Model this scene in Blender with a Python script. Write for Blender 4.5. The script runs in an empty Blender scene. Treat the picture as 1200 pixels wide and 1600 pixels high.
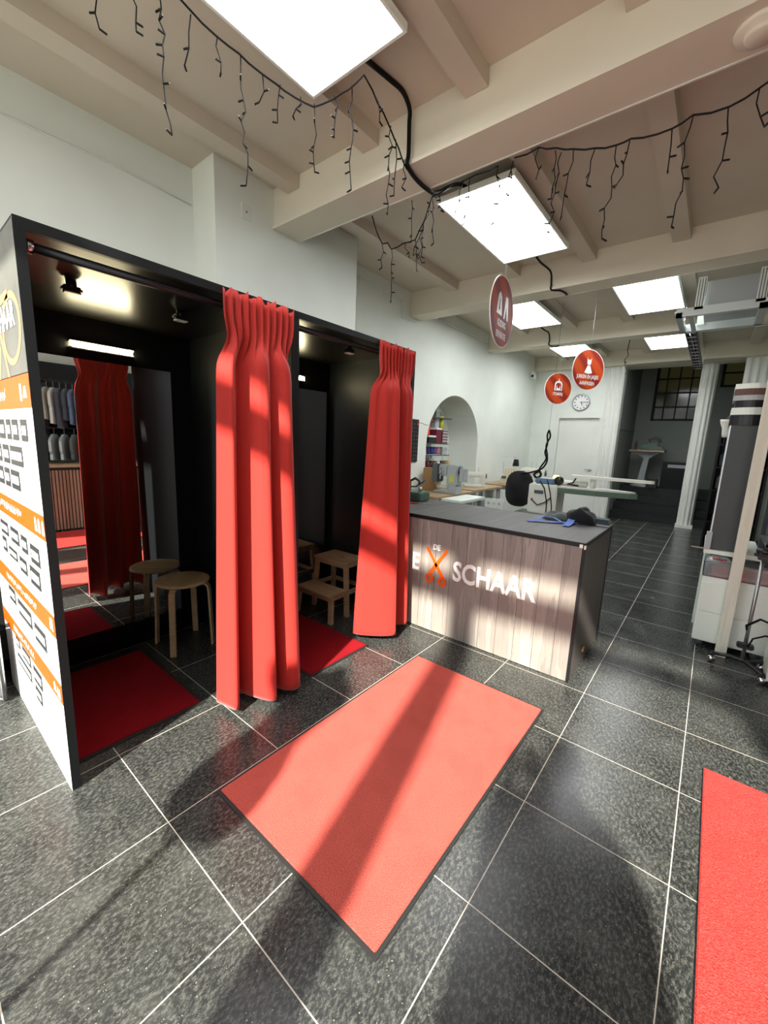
import bpy, bmesh, math, random
from mathutils import Vector, Matrix
random.seed(7)
C = bpy.context.scene.collection
scn = bpy.context.scene
PI = math.pi

# ------------------------------------------------------------ camera, exposure, sky, sun
cam = bpy.data.cameras.new('camera'); cam_o = bpy.data.objects.new('camera', cam); C.objects.link(cam_o)
R_ = ((0.7767315469907394, 0.6284732125874414, 0.0413464021317894),
      (0.1410234407992303, -0.10956009465208115, -0.9839252892394637),
      (-0.6138407717432665, 0.770076623927576, -0.17372823669681148))
r, d, f = (Vector(v) for v in R_)
cm = Matrix(((r.x, -d.x, -f.x, 1.41615), (r.y, -d.y, -f.y, -1.04422), (r.z, -d.z, -f.z, 1.45996), (0, 0, 0, 1)))
cam_o.matrix_world = cm
cam.sensor_fit = 'HORIZONTAL'; cam.sensor_width = 36.0; cam.lens = 634.995 / 1200 * 36
cam.clip_start = 0.02; cam.clip_end = 200
scn.camera = cam_o
scn.view_settings.view_transform = 'Standard'; scn.view_settings.look = 'None'
scn.view_settings.exposure = 0.0; scn.view_settings.gamma = 1.0
scn.view_settings.use_curve_mapping = False

SUN_STRENGTH = 16.0
SKY_STRENGTH = 2.2
PANEL_STRENGTH = 13.0
LED_STRENGTH = 75.0
world = bpy.data.worlds.new('sky'); scn.world = world; world.use_nodes = True
bg = world.node_tree.nodes['Background']
bg.inputs[0].default_value = (0.92, 0.95, 1.0, 1); bg.inputs[1].default_value = SKY_STRENGTH
sun = bpy.data.lights.new('sun', 'SUN'); sun.energy = SUN_STRENGTH; sun.angle = math.radians(1.6)
sun.color = (1.0, 0.93, 0.82)
sun_o = bpy.data.objects.new('sun', sun); C.objects.link(sun_o); sun_o.location = (3, -6, 6)
sun_o.rotation_euler = Vector((-0.27, 1.0, -0.78)).to_track_quat('-Z', 'Y').to_euler()

# ------------------------------------------------------------ materials
def mat(name, col, rough=0.6, metal=0.0, spec=0.5, emis=0.0, alpha=None, trans=0.0):
    m = bpy.data.materials.new(name); m.use_nodes = True
    b = m.node_tree.nodes['Principled BSDF']
    b.inputs['Base Color'].default_value = (*col, 1)
    b.inputs['Roughness'].default_value = rough; b.inputs['Metallic'].default_value = metal
    b.inputs['Specular IOR Level'].default_value = spec
    if emis: b.inputs['Emission Color'].default_value = (*col, 1); b.inputs['Emission Strength'].default_value = emis
    if trans: b.inputs['Transmission Weight'].default_value = trans
    return m
class N:
    """tiny node helper"""
    def __init__(s, m): s.t = m.node_tree; s.n = s.t.nodes; s.b = s.n['Principled BSDF']
    def add(s, ty, **kw):
        x = s.n.new(ty)
        for k, v in kw.items(): setattr(x, k, v)
        return x
    def link(s, a, b): s.t.links.new(a, b)
    def coord(s, out='Object'): return s.add('ShaderNodeTexCoord').outputs[out]
    def mapping(s, src, sc=(1,1,1), loc=(0,0,0), rot=(0,0,0)):
        m = s.add('ShaderNodeMapping'); m.inputs['Scale'].default_value = sc; m.inputs['Location'].default_value = loc; m.inputs['Rotation'].default_value = rot
        s.link(src, m.inputs[0]); return m.outputs[0]
    def noise(s, src, scale, detail=3, rough=.5):
        n = s.add('ShaderNodeTexNoise'); n.inputs['Scale'].default_value = scale; n.inputs['Detail'].default_value = detail; n.inputs['Roughness'].default_value = rough
        s.link(src, n.inputs['Vector']); return n.outputs['Fac']
    def ramp(s, src, stops):
        n = s.add('ShaderNodeValToRGB'); e = n.color_ramp.elements
        while len(e) < len(stops): e.new(.5)
        for q, (p, c) in zip(e, stops): q.position = p; q.color = (*c, 1) if len(c) == 3 else c
        s.link(src, n.inputs[0]); return n.outputs[0]
    def math(s, op, a, b=None, c=None):
        n = s.add('ShaderNodeMath', operation=op)
        for i, v in enumerate((a, b, c)):
            if v is None: continue
            if isinstance(v, (int, float)): n.inputs[i].default_value = v
            else: s.link(v, n.inputs[i])
        return n.outputs[0]
    def mix(s, fac, a, b, ty='MIX'):
        n = s.add('ShaderNodeMixRGB', blend_type=ty)
        for i, v in zip((0, 1, 2), (fac, a, b)):
            if isinstance(v, (int, float)): n.inputs[i].default_value = v
            elif isinstance(v, tuple): n.inputs[i].default_value = (*v, 1)
            else: s.link(v, n.inputs[i])
        return n.outputs[0]
    def bump(s, h, strength=.3, dist=.01):
        n = s.add('ShaderNodeBump'); n.inputs['Strength'].default_value = strength; n.inputs['Distance'].default_value = dist
        s.link(h, n.inputs['Height']); s.link(n.outputs[0], s.b.inputs['Normal'])

def plaster(name, col, amt=.03):
    m = mat(name, col, .85, spec=.25); n = N(m); co = n.coord()
    k = n.noise(co, 2.2, 4); c2 = tuple(x * (1 - amt * 2.2) for x in col)
    n.link(n.ramp(k, [(.3, c2), (.65, col)]), n.b.inputs['Base Color'])
    n.bump(n.noise(co, 38, 5, .65), .12, .004); return m
def grainwood(name, c1, c2, c3, plank=.0, axis='x', sc=1.0, rough=.45, seam=(.03,.027,.025), along='z'):
    m = mat(name, c2, rough); n = N(m); co = n.coord()
    s = {'z': (9*sc, 9*sc, .55*sc), 'x': (.55*sc, 9*sc, 9*sc), 'y': (9*sc, .55*sc, 9*sc)}[along]
    mp = n.mapping(co, s)
    sep = n.add('ShaderNodeSeparateXYZ'); n.link(co, sep.inputs[0])
    col = None
    if plank:
        idx = n.math('FLOOR', n.math('DIVIDE', sep.outputs['xyz'.index(axis)], plank))
        wn = n.add('ShaderNodeTexWhiteNoise', noise_dimensions='1D'); n.link(idx, wn.inputs['W'])
        off = n.add('ShaderNodeCombineXYZ'); n.link(n.math('MULTIPLY', wn.outputs['Value'], 30), off.inputs[0]); n.link(n.math('MULTIPLY', wn.outputs['Value'], 17), off.inputs[2])
        va = n.add('ShaderNodeVectorMath', operation='ADD'); n.link(mp, va.inputs[0]); n.link(off.outputs[0], va.inputs[1]); mp = va.outputs[0]
    nz = n.noise(mp, 1.0, 5, .6)
    rings = n.math('FRACT', n.math('MULTIPLY', nz, 9))
    fine = n.noise(n.mapping(mp, (14, 14, 14)), 1.0, 2)
    col = n.ramp(nz, [(.3, c1), (.5, c2), (.72, c3)])
    col = n.mix(n.math('MULTIPLY', rings, .6), col, c1)
    col = n.mix(n.math('MULTIPLY', fine, .35), col, c3)
    if plank:
        fr = n.math('FRACT', n.math('DIVIDE', sep.outputs['xyz'.index(axis)], plank))
        ed = n.math('LESS_THAN', fr, .02)
        col = n.mix(ed, col, seam)
        col = n.mix(n.math('MULTIPLY', wn.outputs['Value'], .3), col, c1)
    n.link(col, n.b.inputs['Base Color']); n.bump(nz, .15, .003); return m
def cloth(name, col, rough=.85, sc=260, sheen=.3):
    m = mat(name, col, rough, spec=.2); n = N(m); co = n.coord()
    k = n.noise(co, sc, 2); n.link(n.ramp(k, [(.25, tuple(x*.72 for x in col)), (.75, tuple(min(1, x*1.12) for x in col))]), n.b.inputs['Base Color'])
    n.bump(k, .12, .002); n.b.inputs['Sheen Weight'].default_value = sheen; return m

M = {}
M['wall'] = plaster('white_plaster', (.78, .82, .75))
M['wallback'] = plaster('shade_darkened_plaster', (.30, .33, .30))  # whitish back room plaster, its shade put into the darker base colour
M['ceil'] = plaster('cream_ceiling_paint', (.62, .56, .455), .03)
M['beam'] = plaster('painted_beam', (.74, .69, .56), .03)
M['black'] = mat('black_laminate', (.003, .0035, .004), .34, spec=.3)
M['blackedge'] = mat('black_edge', (.006, .008, .009), .45, spec=.35)
M['boothceil'] = mat('black_gloss_board', (.006, .005, .004), .30, spec=.9)
M['blackplastic'] = mat('black_plastic', (.012, .012, .013), .4)
M['blackmetal'] = mat('black_metal', (.02, .02, .022), .35, metal=.3)
M['mirror'] = mat('mirror_glass', (.82, .84, .84), .008, metal=1.0)
M['chrome'] = mat('chrome', (.75, .75, .76), .18, metal=1.0)
M['steel'] = mat('brushed_steel', (.5, .52, .53), .35, metal=.9)
M['alu'] = mat('galvanised_metal', (.66, .72, .70), .45, metal=.25)
M['whitep'] = mat('white_plastic', (.84, .90, .82), .35)
M['whitepaint'] = plaster('white_gloss_paint', (.78, .8, .74), .03)
M['panel'] = mat('panel_light', (.96, .98, 1.0), .5, emis=PANEL_STRENGTH)
M['led'] = mat('led_strip', (1.0, .86, .52), .5, emis=LED_STRENGTH)
M['print_white'] = mat('print_white', (.86, .87, .85), .35)
M['print_orange'] = mat('print_orange', (.85, .095, .004), .35)
M['print_red'] = mat('print_redorange', (.85, .07, .015), .35)
M['print_grey'] = mat('print_darkgrey', (.028, .031, .031), .4)
M['print_tan'] = mat('print_tan', (.42, .24, .12), .4)
M['sign_orange'] = mat('sign_orange', (.60, .065, .008), .55, spec=.25)
n = N(M['sign_orange']); co = n.coord()
wv = n.add('ShaderNodeTexWave', bands_direction='DIAGONAL'); wv.inputs['Scale'].default_value = 2.2; wv.inputs['Distortion'].default_value = 2.5; n.link(co, wv.inputs[0])
n.link(n.ramp(wv.outputs['Fac'], [(.2, (.27, .016, .005)), (.8, (.52, .065, .007))]), n.b.inputs['Base Color'])
M['print_photo'] = mat('print_photo_grey', (.3, .31, .29), .35)
n = N(M['print_photo']); n.link(n.ramp(n.noise(n.coord(), 3.5, 3), [(.3, (.085, .092, .085)), (.7, (.17, .17, .15))]), n.b.inputs['Base Color'])
M['curtain'] = cloth('red_curtain_cloth', (.50, .032, .023), .75, 500, .15)
M['curtain_dark'] = M['curtain']
def carpet(name, col, sc=420):
    m = mat(name, col, .95, spec=.1); n = N(m); co = n.coord()
    a = n.noise(co, sc, 2, .7); b = n.noise(co, 7, 3)
    c = n.ramp(a, [(.28, tuple(x*.35 for x in col)), (.6, col), (.8, tuple(min(1, x*1.35+.03) for x in col))])
    c = n.mix(n.math('MULTIPLY', n.ramp(b, [(.45, (0,0,0)), (.62, (1,1,1))]), .25), c, tuple(x*.55 for x in col))
    n.link(c, n.b.inputs['Base Color']); n.bump(a, .9, .008); return m
M['mat'] = carpet('red_mat_pile', (.82, .155, .12), 300); M['mat2'] = carpet('red_loop_pile', (.80, .068, .058), 190)
M['mat3'] = carpet('dark_red_pile', (.42, .012, .02))
M['rubber'] = mat('rubber_edge', (.015, .016, .015), .6)
M['birch'] = grainwood('birch_veneer', (.36, .24, .12), (.52, .36, .19), (.60, .44, .25), 0, sc=1.2, along='x')
M['pine'] = grainwood('aged_pine', (.30, .19, .10), (.44, .29, .16), (.55, .40, .24), 0, sc=1.3, along='x')
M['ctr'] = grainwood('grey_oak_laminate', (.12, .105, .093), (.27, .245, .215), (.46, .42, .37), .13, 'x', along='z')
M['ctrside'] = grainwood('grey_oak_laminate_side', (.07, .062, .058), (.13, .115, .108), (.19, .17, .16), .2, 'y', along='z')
M['frame_paint'] = mat('dark_window_paint', (.006, .006, .006), .6)
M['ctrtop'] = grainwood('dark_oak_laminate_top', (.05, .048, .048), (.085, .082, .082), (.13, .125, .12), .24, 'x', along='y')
M['worktop'] = grainwood('workbench_top', (.30, .20, .10), (.42, .30, .17), (.5, .38, .24), 0, along='x')
M['slatwood'] = grainwood('slat_wood', (.20, .11, .07), (.34, .20, .13), (.45, .30, .2), 0, along='z')
M['post'] = grainwood('white_washed_timber', (.66, .64, .50), (.80, .79, .66), (.88, .87, .76), 0, along='z', sc=.8)
M['kraft'] = mat('kraft_paper', (.34, .20, .09), .8)
M['mgrey'] = mat('machine_grey_enamel', (.42, .45, .46), .35); M['mdark'] = mat('machine_dark_grey', (.09, .1, .11), .4)
M['mwhite'] = mat('machine_white_enamel', (.78, .78, .70), .3); M['mcream'] = mat('machine_cream_enamel', (.70, .63, .44), .35)
M['green'] = mat('green_padding', (.11, .17, .12), .8); M['greenm'] = mat('green_enamel', (.10, .18, .14), .4)
M['blue'] = cloth('blue_ribbon', (.10, .22, .68)); M['blackcloth'] = cloth('black_cloth', (.01, .01, .012)); M['jeans'] = cloth('denim', (.06, .085, .11))
M['greycloth'] = cloth('grey_cloth', (.12, .14, .13)); M['whitecloth'] = cloth('white_cloth', (.7, .72, .66))
M['bluecloth'] = cloth('blue_shirt_cloth', (.12, .20, .33)); M['sandcloth'] = cloth('sand_cloth', (.42, .42, .33)); M['brown'] = cloth('brown_cloth', (.16, .10, .08))
M['plasticbag'] = mat('clear_plastic_wrap', (.42, .46, .45), .22, spec=.8)
M['darkslab'] = mat('dark_grey_board', (.055, .065, .065), .5)
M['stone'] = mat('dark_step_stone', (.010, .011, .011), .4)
M['yellow'] = mat('yellow_label', (.65, .65, .08), .5); M['red'] = mat('red_enamel', (.5, .02, .02), .4)
M['wire'] = mat('black_wire', (.004, .004, .004), .6, spec=.2); M['thread_w'] = mat('fine_white_string', (.8, .8, .78), .6)
M['bulb'] = mat('tiny_clear_bulb', (.35, .33, .28), .2, spec=.6)
M['clearbox'] = mat('clear_plastic_box', (.62, .70, .74), .12, trans=.85)
M['skin'] = mat('skin', (.55, .33, .24), .6)
M['windowpane'] = mat('old_window_glass', (.05, .055, .035), .12, trans=.9)
M['outside'] = plaster('outside_brick_wall', (.09, .08, .045), .2)
M['pavement'] = mat('pavement', (.35, .34, .32), .8)

# floor: 50 cm dark stone tiles with pale joints
M['floor'] = m = mat('dark_stone_tiles', (.02, .022, .022), .3)
n = N(m); co = n.coord(); sep = n.add('ShaderNodeSeparateXYZ'); n.link(co, sep.inputs[0])
def line(ax, w=.0036):
    fr = n.math('FRACT', n.math('ADD', n.math('DIVIDE', sep.outputs[ax], .5), 100.5))
    return n.math('LESS_THAN', n.math('ABSOLUTE', n.math('SUBTRACT', fr, .5)), w)
joint = n.math('MAXIMUM', line(0), line(1))
ix = n.math('FLOOR', n.math('DIVIDE', sep.outputs[0], .5)); iy = n.math('FLOOR', n.math('DIVIDE', sep.outputs[1], .5))
wn = n.add('ShaderNodeTexWhiteNoise', noise_dimensions='2D'); cb = n.add('ShaderNodeCombineXYZ'); n.link(ix, cb.inputs[0]); n.link(iy, cb.inputs[1]); n.link(cb.outputs[0], wn.inputs['Vector'])
big = n.noise(co, 5, 5, .6); fl = n.noise(n.mapping(co, (1, .55, 1), rot=(0, 0, .6)), 95, 6, .8); sp = n.noise(co, 150, 2, .5)
base = n.ramp(big, [(.3, (.012, .014, .014)), (.55, (.032, .036, .034)), (.8, (.08, .085, .077))])
base = n.mix(n.math('MULTIPLY', wn.outputs['Value'], .4), base, (.009, .011, .012))
base = n.mix(n.ramp(fl, [(.47, (0,0,0)), (.72, (.75,.75,.75))]), base, (.21, .215, .19))
base = n.mix(n.ramp(sp, [(.69, (0,0,0)), (.73, (.8,.8,.8))]), base, (.40, .40, .36))
base = n.mix(joint, base, (.55, .51, .43))
n.b.inputs['Specular IOR Level'].default_value = .36
n.link(base, n.b.inputs['Base Color'])
n.link(n.math('ADD', n.math('MULTIPLY', big, .22), n.math('ADD', .12, n.math('MULTIPLY', joint, .4))), n.b.inputs['Roughness'])
n.bump(n.math('ADD', n.math('MULTIPLY', fl, .6), n.noise(co, 14, 4)), .10, .006)

# ------------------------------------------------------------ mesh helpers
def crom(P, n_):
    """smooth curve through the control points, n_+1 samples evenly spread over the control spans"""
    out = []; Q = [Vector(p) for p in P]; Q = [Q[0]*2-Q[1]] + Q + [Q[-1]*2-Q[-2]]; k = len(P)-1
    L_ = [0]
    for i in range(k): L_.append(L_[-1] + (Q[i+2]-Q[i+1]).length + .01)
    for m_ in range(n_+1):
        t = L_[-1]*m_/n_; i = max(q for q in range(k) if L_[q] <= t+1e-9); u = (t-L_[i])/(L_[i+1]-L_[i]); a, b_, c_, d_ = Q[i:i+4]
        out.append(.5*((2*b_) + (c_-a)*u + (2*a-5*b_+4*c_-d_)*u*u + (3*b_-a-3*c_+d_)*u**3))
    return out
class MB:
    def __init__(s): s.bm = bmesh.new(); s.mats = []
    def mi(s, m):
        m = M[m] if isinstance(m, str) else m
        if m not in s.mats: s.mats.append(m)
        return s.mats.index(m)
    def _fin(s, before, mtl, T=None, smooth=False):
        fs = [f for f in s.bm.faces if f not in before] if before is not None else []
        return fs
    def add(s, verts, faces, m, smooth=False, T=None):
        i = s.mi(m); vs = [s.bm.verts.new(T @ Vector(v) if T else v) for v in verts]
        for fc in faces:
            try: f = s.bm.faces.new([vs[k] for k in fc])
            except ValueError: continue
            f.material_index = i; f.smooth = smooth
    def box(s, x0, y0, z0, x1, y1, z1, m, T=None, bev=0.0):
        if bev:
            t = bmesh.new(); bmesh.ops.create_cube(t, size=1)
            for v in t.verts: v.co = Vector(((x0+x1)/2 + v.co.x*(x1-x0), (y0+y1)/2 + v.co.y*(y1-y0), (z0+z1)/2 + v.co.z*(z1-z0)))
            bmesh.ops.bevel(t, geom=list(t.edges), offset=bev, segments=2, affect='EDGES')
            s.absorb(t, m, T); return s
        v = [(x0,y0,z0),(x1,y0,z0),(x1,y1,z0),(x0,y1,z0),(x0,y0,z1),(x1,y0,z1),(x1,y1,z1),(x0,y1,z1)]
        s.add(v, [(0,3,2,1),(4,5,6,7),(0,1,5,4),(1,2,6,5),(2,3,7,6),(3,0,4,7)], m, False, T); return s
    def absorb(s, t, m, T=None, smooth=False):
        t.verts.index_update(); s.add([tuple(v.co) for v in t.verts], [[v.index for v in f.verts] for f in t.faces], m, smooth, T); t.free()
    def tube(s, pts, rad, m, seg=8, cap=True, T=None, flat=None):
        if len(pts) > 3 and m == 'wire' and seg in (7, 8): pts = crom(pts, len(pts)*6)
        pts = [Vector(p) for p in pts]; n_ = len(pts); rs = rad if isinstance(rad, (list, tuple)) else [rad]*n_
        rings = []; up = None
        for i, p in enumerate(pts):
            d_ = (pts[min(i+1, n_-1)] - pts[max(i-1, 0)]).normalized()
            if up is None:
                up = Vector((0,0,1)) if abs(d_.z) < .9 else Vector((1,0,0))
            a = d_.cross(up); 
            if a.length < 1e-5: a = d_.orthogonal()
            a.normalize(); b = a.cross(d_).normalized(); up = b
            fx = flat or (1, 1)
            rings.append([p + a*math.cos(2*PI*k/seg)*rs[i]*fx[0] + b*math.sin(2*PI*k/seg)*rs[i]*fx[1] for k in range(seg)])
        vs = [v for rg in rings for v in rg]; fs = []
        for i in range(n_-1):
            for k in range(seg): fs.append((i*seg+k, i*seg+(k+1)%seg, (i+1)*seg+(k+1)%seg, (i+1)*seg+k))
        if cap: fs += [tuple(range(seg))[::-1], tuple(range((n_-1)*seg, n_*seg))]
        s.add(vs, fs, m, seg > 4, T); return s
    def cyl(s, x, y, z0, z1, rad, m, seg=24, r2=None, T=None):
        s.tube([(x,y,z0),(x,y,z1)], [rad, rad if r2 is None else r2], m, seg, T=T); return s
    def lathe(s, prof, m, seg=32, T=None, sx=1, sy=1):
        vs = []; fs = []
        for (r_, z) in prof: vs += [(r_*sx*math.cos(2*PI*k/seg), r_*sy*math.sin(2*PI*k/seg), z) for k in range(seg)]
        for i in range(len(prof)-1):
            for k in range(seg): fs.append((i*seg+k, i*seg+(k+1)%seg, (i+1)*seg+(k+1)%seg, (i+1)*seg+k))
        fs += [tuple(range(seg))[::-1], tuple(range((len(prof)-1)*seg, len(prof)*seg))]
        s.add(vs, fs, m, True, T); return s
    def prism(s, poly, h0, h1, m, T=None, smooth=False):
        """polygon in x,y extruded in z"""
        n_ = len(poly); vs = [(p[0], p[1], h0) for p in poly] + [(p[0], p[1], h1) for p in poly]
        fs = [tuple(range(n_))[::-1], tuple(range(n_, 2*n_))] + [(k, (k+1)%n_, n_+(k+1)%n_, n_+k) for k in range(n_)]
        s.add(vs, fs, m, smooth, T); return s
    def sheet(s, rows, m, smooth=True):
        a = len(rows); b = len(rows[0]); s.add([v for rw in rows for v in rw], [(i*b+k, i*b+k+1, (i+1)*b+k+1, (i+1)*b+k) for i in range(a-1) for k in range(b-1)], m, smooth); return s
    def text(s, body, size, m, T, wid=1.0, bold=.0, depth=.002, align='LEFT', shear=0):
        cu = bpy.data.curves.new('lettering', 'FONT'); cu.body = body; cu.size = size; cu.extrude = depth; cu.offset = bold
        cu.align_x = align; cu.resolution_u = 3; cu.shear = shear
        o = bpy.data.objects.new('lettering', cu); C.objects.link(o)
        dg = bpy.context.evaluated_depsgraph_get(); me = bpy.data.meshes.new_from_object(o.evaluated_get(dg))
        t = bmesh.new(); t.from_mesh(me); S = T @ Matrix.Diagonal((wid, 1, 1, 1))
        s.absorb(t, m, S); bpy.data.objects.remove(o); bpy.data.meshes.remove(me); bpy.data.curves.remove(cu); return s
    def build(s, name, parent=None, loc=None, solid=0, sub=0):
        bmesh.ops.recalc_face_normals(s.bm, faces=s.bm.faces)
        me = bpy.data.meshes.new(name); s.bm.to_mesh(me); s.bm.free()
        for m in s.mats: me.materials.append(m)
        o = bpy.data.objects.new(name, me); C.objects.link(o)
        if parent: o.parent = parent
        if loc is not None: o.location = loc
        if sub: q = o.modifiers.new('sub', 'SUBSURF'); q.levels = sub; q.render_levels = sub
        if solid: q = o.modifiers.new('thick', 'SOLIDIFY'); q.thickness = solid; q.offset = 0
        return o
def root(name, label, cat, loc=(0,0,0), rz=0, group=None):
    o = bpy.data.objects.new(name, None); C.objects.link(o); o.location = loc; o.rotation_euler = (0, 0, rz); o.empty_display_size = .05
    o['label'] = label; o['category'] = cat
    if group: o['group'] = group
    return o
def tag(o, label, cat, group=None):
    o['label'] = label; o['category'] = cat
    if group: o['group'] = group
    return o
def struct(mb, name, **k):
    o = mb.build(name, **k); o['kind'] = 'structure'; return o
def kids(o): return [c for c in bpy.data.objects if c.parent == o]
def dup(o, parent=None):
    c = o.copy(); C.objects.link(c); c.parent = parent
    for ch in kids(o): dup(ch, c)
    return c
def TR(x=0, y=0, z=0, rx=0, ry=0, rz=0):
    return Matrix.Translation((x, y, z)) @ Matrix.Rotation(rz, 4, 'Z') @ Matrix.Rotation(ry, 4, 'Y') @ Matrix.Rotation(rx, 4, 'X')

# ============================================================ THE SETTING
CEIL = 3.37; BB = 3.075; XR = 3.65; YF = -1.75; YB = 8.5
struct(MB().box(-2.3, YF-.1, -.1, XR, 10.9, 0, 'floor'), 'floor')
struct(MB().box(-2.6, YF-.1, CEIL, XR+.1, 8.9, CEIL+.12, 'ceil'), 'ceiling')
# left wall with the recess, the pilaster and the arched niche
struct(MB().box(-2.3, YF-.1, 0, -1.88, .65, CEIL, 'wall'), 'wall_left')
struct(MB().box(-2.3, .65, 0, -1.575, 2.12, CEIL, 'wall'), 'wall_left_pier')
def arch_wall():
    b = MB(); x0, x1 = -2.56, -1.965; y0, y1 = 4.14, 5.83; zs, zt = 1.42, 2.215; za = .0
    b.box(x0, 2.12, 0, x1, y0, CEIL, 'wall'); b.box(x0, y1, 0, x1, 8.9, CEIL, 'wall')
    k = 28; arc = [((y0+y1)/2 - (y1-y0)/2*math.cos(PI*i/k), zs + (zt-zs)*math.sin(PI*i/k)) for i in range(k+1)]
    T = Matrix(((0,0,1,0),(1,0,0,0),(0,1,0,0),(0,0,0,1)))
    for i in range(k):
        (a, b1), (c, d1) = arc[i], arc[i+1]
        b.prism([(a, b1), (c, d1), (c, CEIL), (a, CEIL)], x0, x1, 'wall', T)
    b.box(x0-.05, y0-.1, 0, x0, y1+.1, CEIL, 'wall')
    return b
struct(arch_wall(), 'wall_left_workshop')
struct(MB().box(XR, YF-.1, 0, XR+.15, 10.9, 4.05, 'wall'), 'wall_right')
# shop front behind the camera: a glazed opening with a plinth, posts and a transom
fr = MB(); fr.box(-2.3, YF-.1, 0, -1.6, YF, CEIL, 'wall').box(2.72, YF-.1, 0, XR, YF, CEIL, 'wall')
fr.box(-1.6, YF-.1, 3.27, 2.72, YF, CEIL, 'wall').box(-1.6, YF-.1, 0, 2.72, YF, .06, 'wall')
struct(fr, 'wall_front')
wf = MB(); wf.box(-1.6, YF-.08, 2.90, 2.72, YF-.02, 3.10, 'blackmetal').box(.93, YF-.08, .06, 1.13, YF-.02, 3.27, 'blackmetal')
struct(wf, 'window_1')
# ceiling beams and joists
for i, (a, b_) in enumerate(((1.133, 1.39), (3.56, 3.80), (5.93, 6.13))):
    x0 = -1.575 if i == 0 else -1.965
    b = MB(); b.box(x0, a+.02, BB+.012, XR, b_-.02, CEIL, 'beam'); b.box(x0, a, BB, XR, b_, BB+.022, 'beam')
    b.box(x0, b_, BB-.004, XR, b_+.010, BB+.022, 'whitepaint')
    struct(b, 'trim_%d' % (i+1))
ti = 10
for (y0, y1, xs) in ((YF, 1.15, (-1.40, -.63, .105, .86, 1.6, 2.35)), (1.37, 3.58, (-1.40, -.64, .12, .86, 1.6, 2.35)), (3.78, 5.95, (-1.40, -.64, .12, .86, 1.6, 2.35)), (6.11, 8.3, (-1.40, -.64, .12, .86, 1.6, 2.35))):
    for x in xs:
        struct(MB().box(x, y0, 3.278, x+.13, y1, CEIL+.01, 'ceil'), 'trim_%d' % ti); ti += 1
# far wall: pilasters, door, lintel
fw = MB(); fw.box(-2.3, YB, 0, -1.36, YB+.3, CEIL, 'wall').box(-.56, YB, 0, -.22, YB+.3, CEIL, 'wall').box(-1.36, YB, 2.1, -.56, YB+.3, CEIL, 'wall')
fw.box(2.35, YB, 0, XR, YB+.3, CEIL, 'wall')
struct(fw, 'wall_back')
struct(MB().box(-1.965, 8.3, 3.10, XR, 8.95, CEIL, 'beam'), 'trim_4')
def fluted(x0, x1, y, z0, z1, m, k):
    b = MB(); w = (x1-x0)/k; b.box(x0, y, z0, x1, y+.06, z1, m)
    for i in range(k):
        pts = [(x0+w*(i+.12)+w*.76*j/6, y-.022*math.sin(PI*j/6)) for j in range(7)]
        b.prism(pts + [(x0+w*(i+.88), y+.01), (x0+w*(i+.12), y+.01)], z0, z1, m)
    return b
struct(fluted(-.50, -.20, YB-.05, 0, 3.10, 'whitepaint', 4), 'trim_5')
struct(fluted(1.60, 2.36, YB-.05, 0, 3.10, 'whitepaint', 7), 'trim_6')
door = struct(MB().box(-1.36, YB+.05, 0, -.56, YB+.10, 2.1, 'whitepaint').box(-1.28, YB+.043, .12, -.64, YB+.052, 2.0, 'whitepaint'), 'door_1')
h = MB(); h.cyl(0, 0, 0, .03, .022, 'steel', 12, T=TR(-.63, YB+.05, 1.02, rx=PI/2)).box(-.74, YB-.0, 1.01, -.62, YB+.014, 1.03, 'steel'); h.build('door_handle', door)
trm = MB(); trm.box(-1.46, YB-.02, 0, -1.36, YB+.01, 2.1, 'whitepaint').box(-.56, YB-.02, 0, -.505, YB+.01, 2.1, 'whitepaint').box(-1.46, YB-.02, 2.1, -.505, YB+.01, 2.2, 'whitepaint')
struct(trm, 'trim_7')
# column in the wide opening
col = MB(); pts = []
for j in range(40):
    a = 2*PI*j/40; rr = .118 + .010*(1 if j % 4 < 2 else -1); pts.append((rr*math.cos(a), rr*math.sin(a)))
col.prism(pts, 0, 3.1, 'whitepaint').box(-.14, -.14, 0, .14, .14, .06, 'whitepaint')
o = struct(col, 'trim_8', loc=(1.12, 8.92, 0))
# back room: raised floor reached by steps, side wall, rear wall with two barred windows
st = MB()
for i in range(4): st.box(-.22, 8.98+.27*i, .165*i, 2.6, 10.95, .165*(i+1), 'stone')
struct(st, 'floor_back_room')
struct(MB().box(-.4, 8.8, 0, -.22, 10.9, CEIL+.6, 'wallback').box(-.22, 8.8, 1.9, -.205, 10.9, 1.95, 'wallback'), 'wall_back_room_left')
rw = MB(); YR = 10.7; ZT = 3.95
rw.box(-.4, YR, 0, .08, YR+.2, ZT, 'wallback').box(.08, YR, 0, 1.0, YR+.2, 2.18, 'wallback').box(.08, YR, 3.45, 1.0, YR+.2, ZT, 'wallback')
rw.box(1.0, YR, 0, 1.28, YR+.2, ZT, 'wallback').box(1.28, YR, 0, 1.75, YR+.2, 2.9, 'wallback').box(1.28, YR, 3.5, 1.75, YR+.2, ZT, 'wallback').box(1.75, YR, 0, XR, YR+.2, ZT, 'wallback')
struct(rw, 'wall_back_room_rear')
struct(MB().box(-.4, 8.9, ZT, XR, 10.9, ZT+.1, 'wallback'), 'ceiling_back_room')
struct(MB().box(-2.6, 8.85, CEIL, XR, 8.97, ZT+.1, 'wallback'), 'wall_back_room_front')
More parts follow.
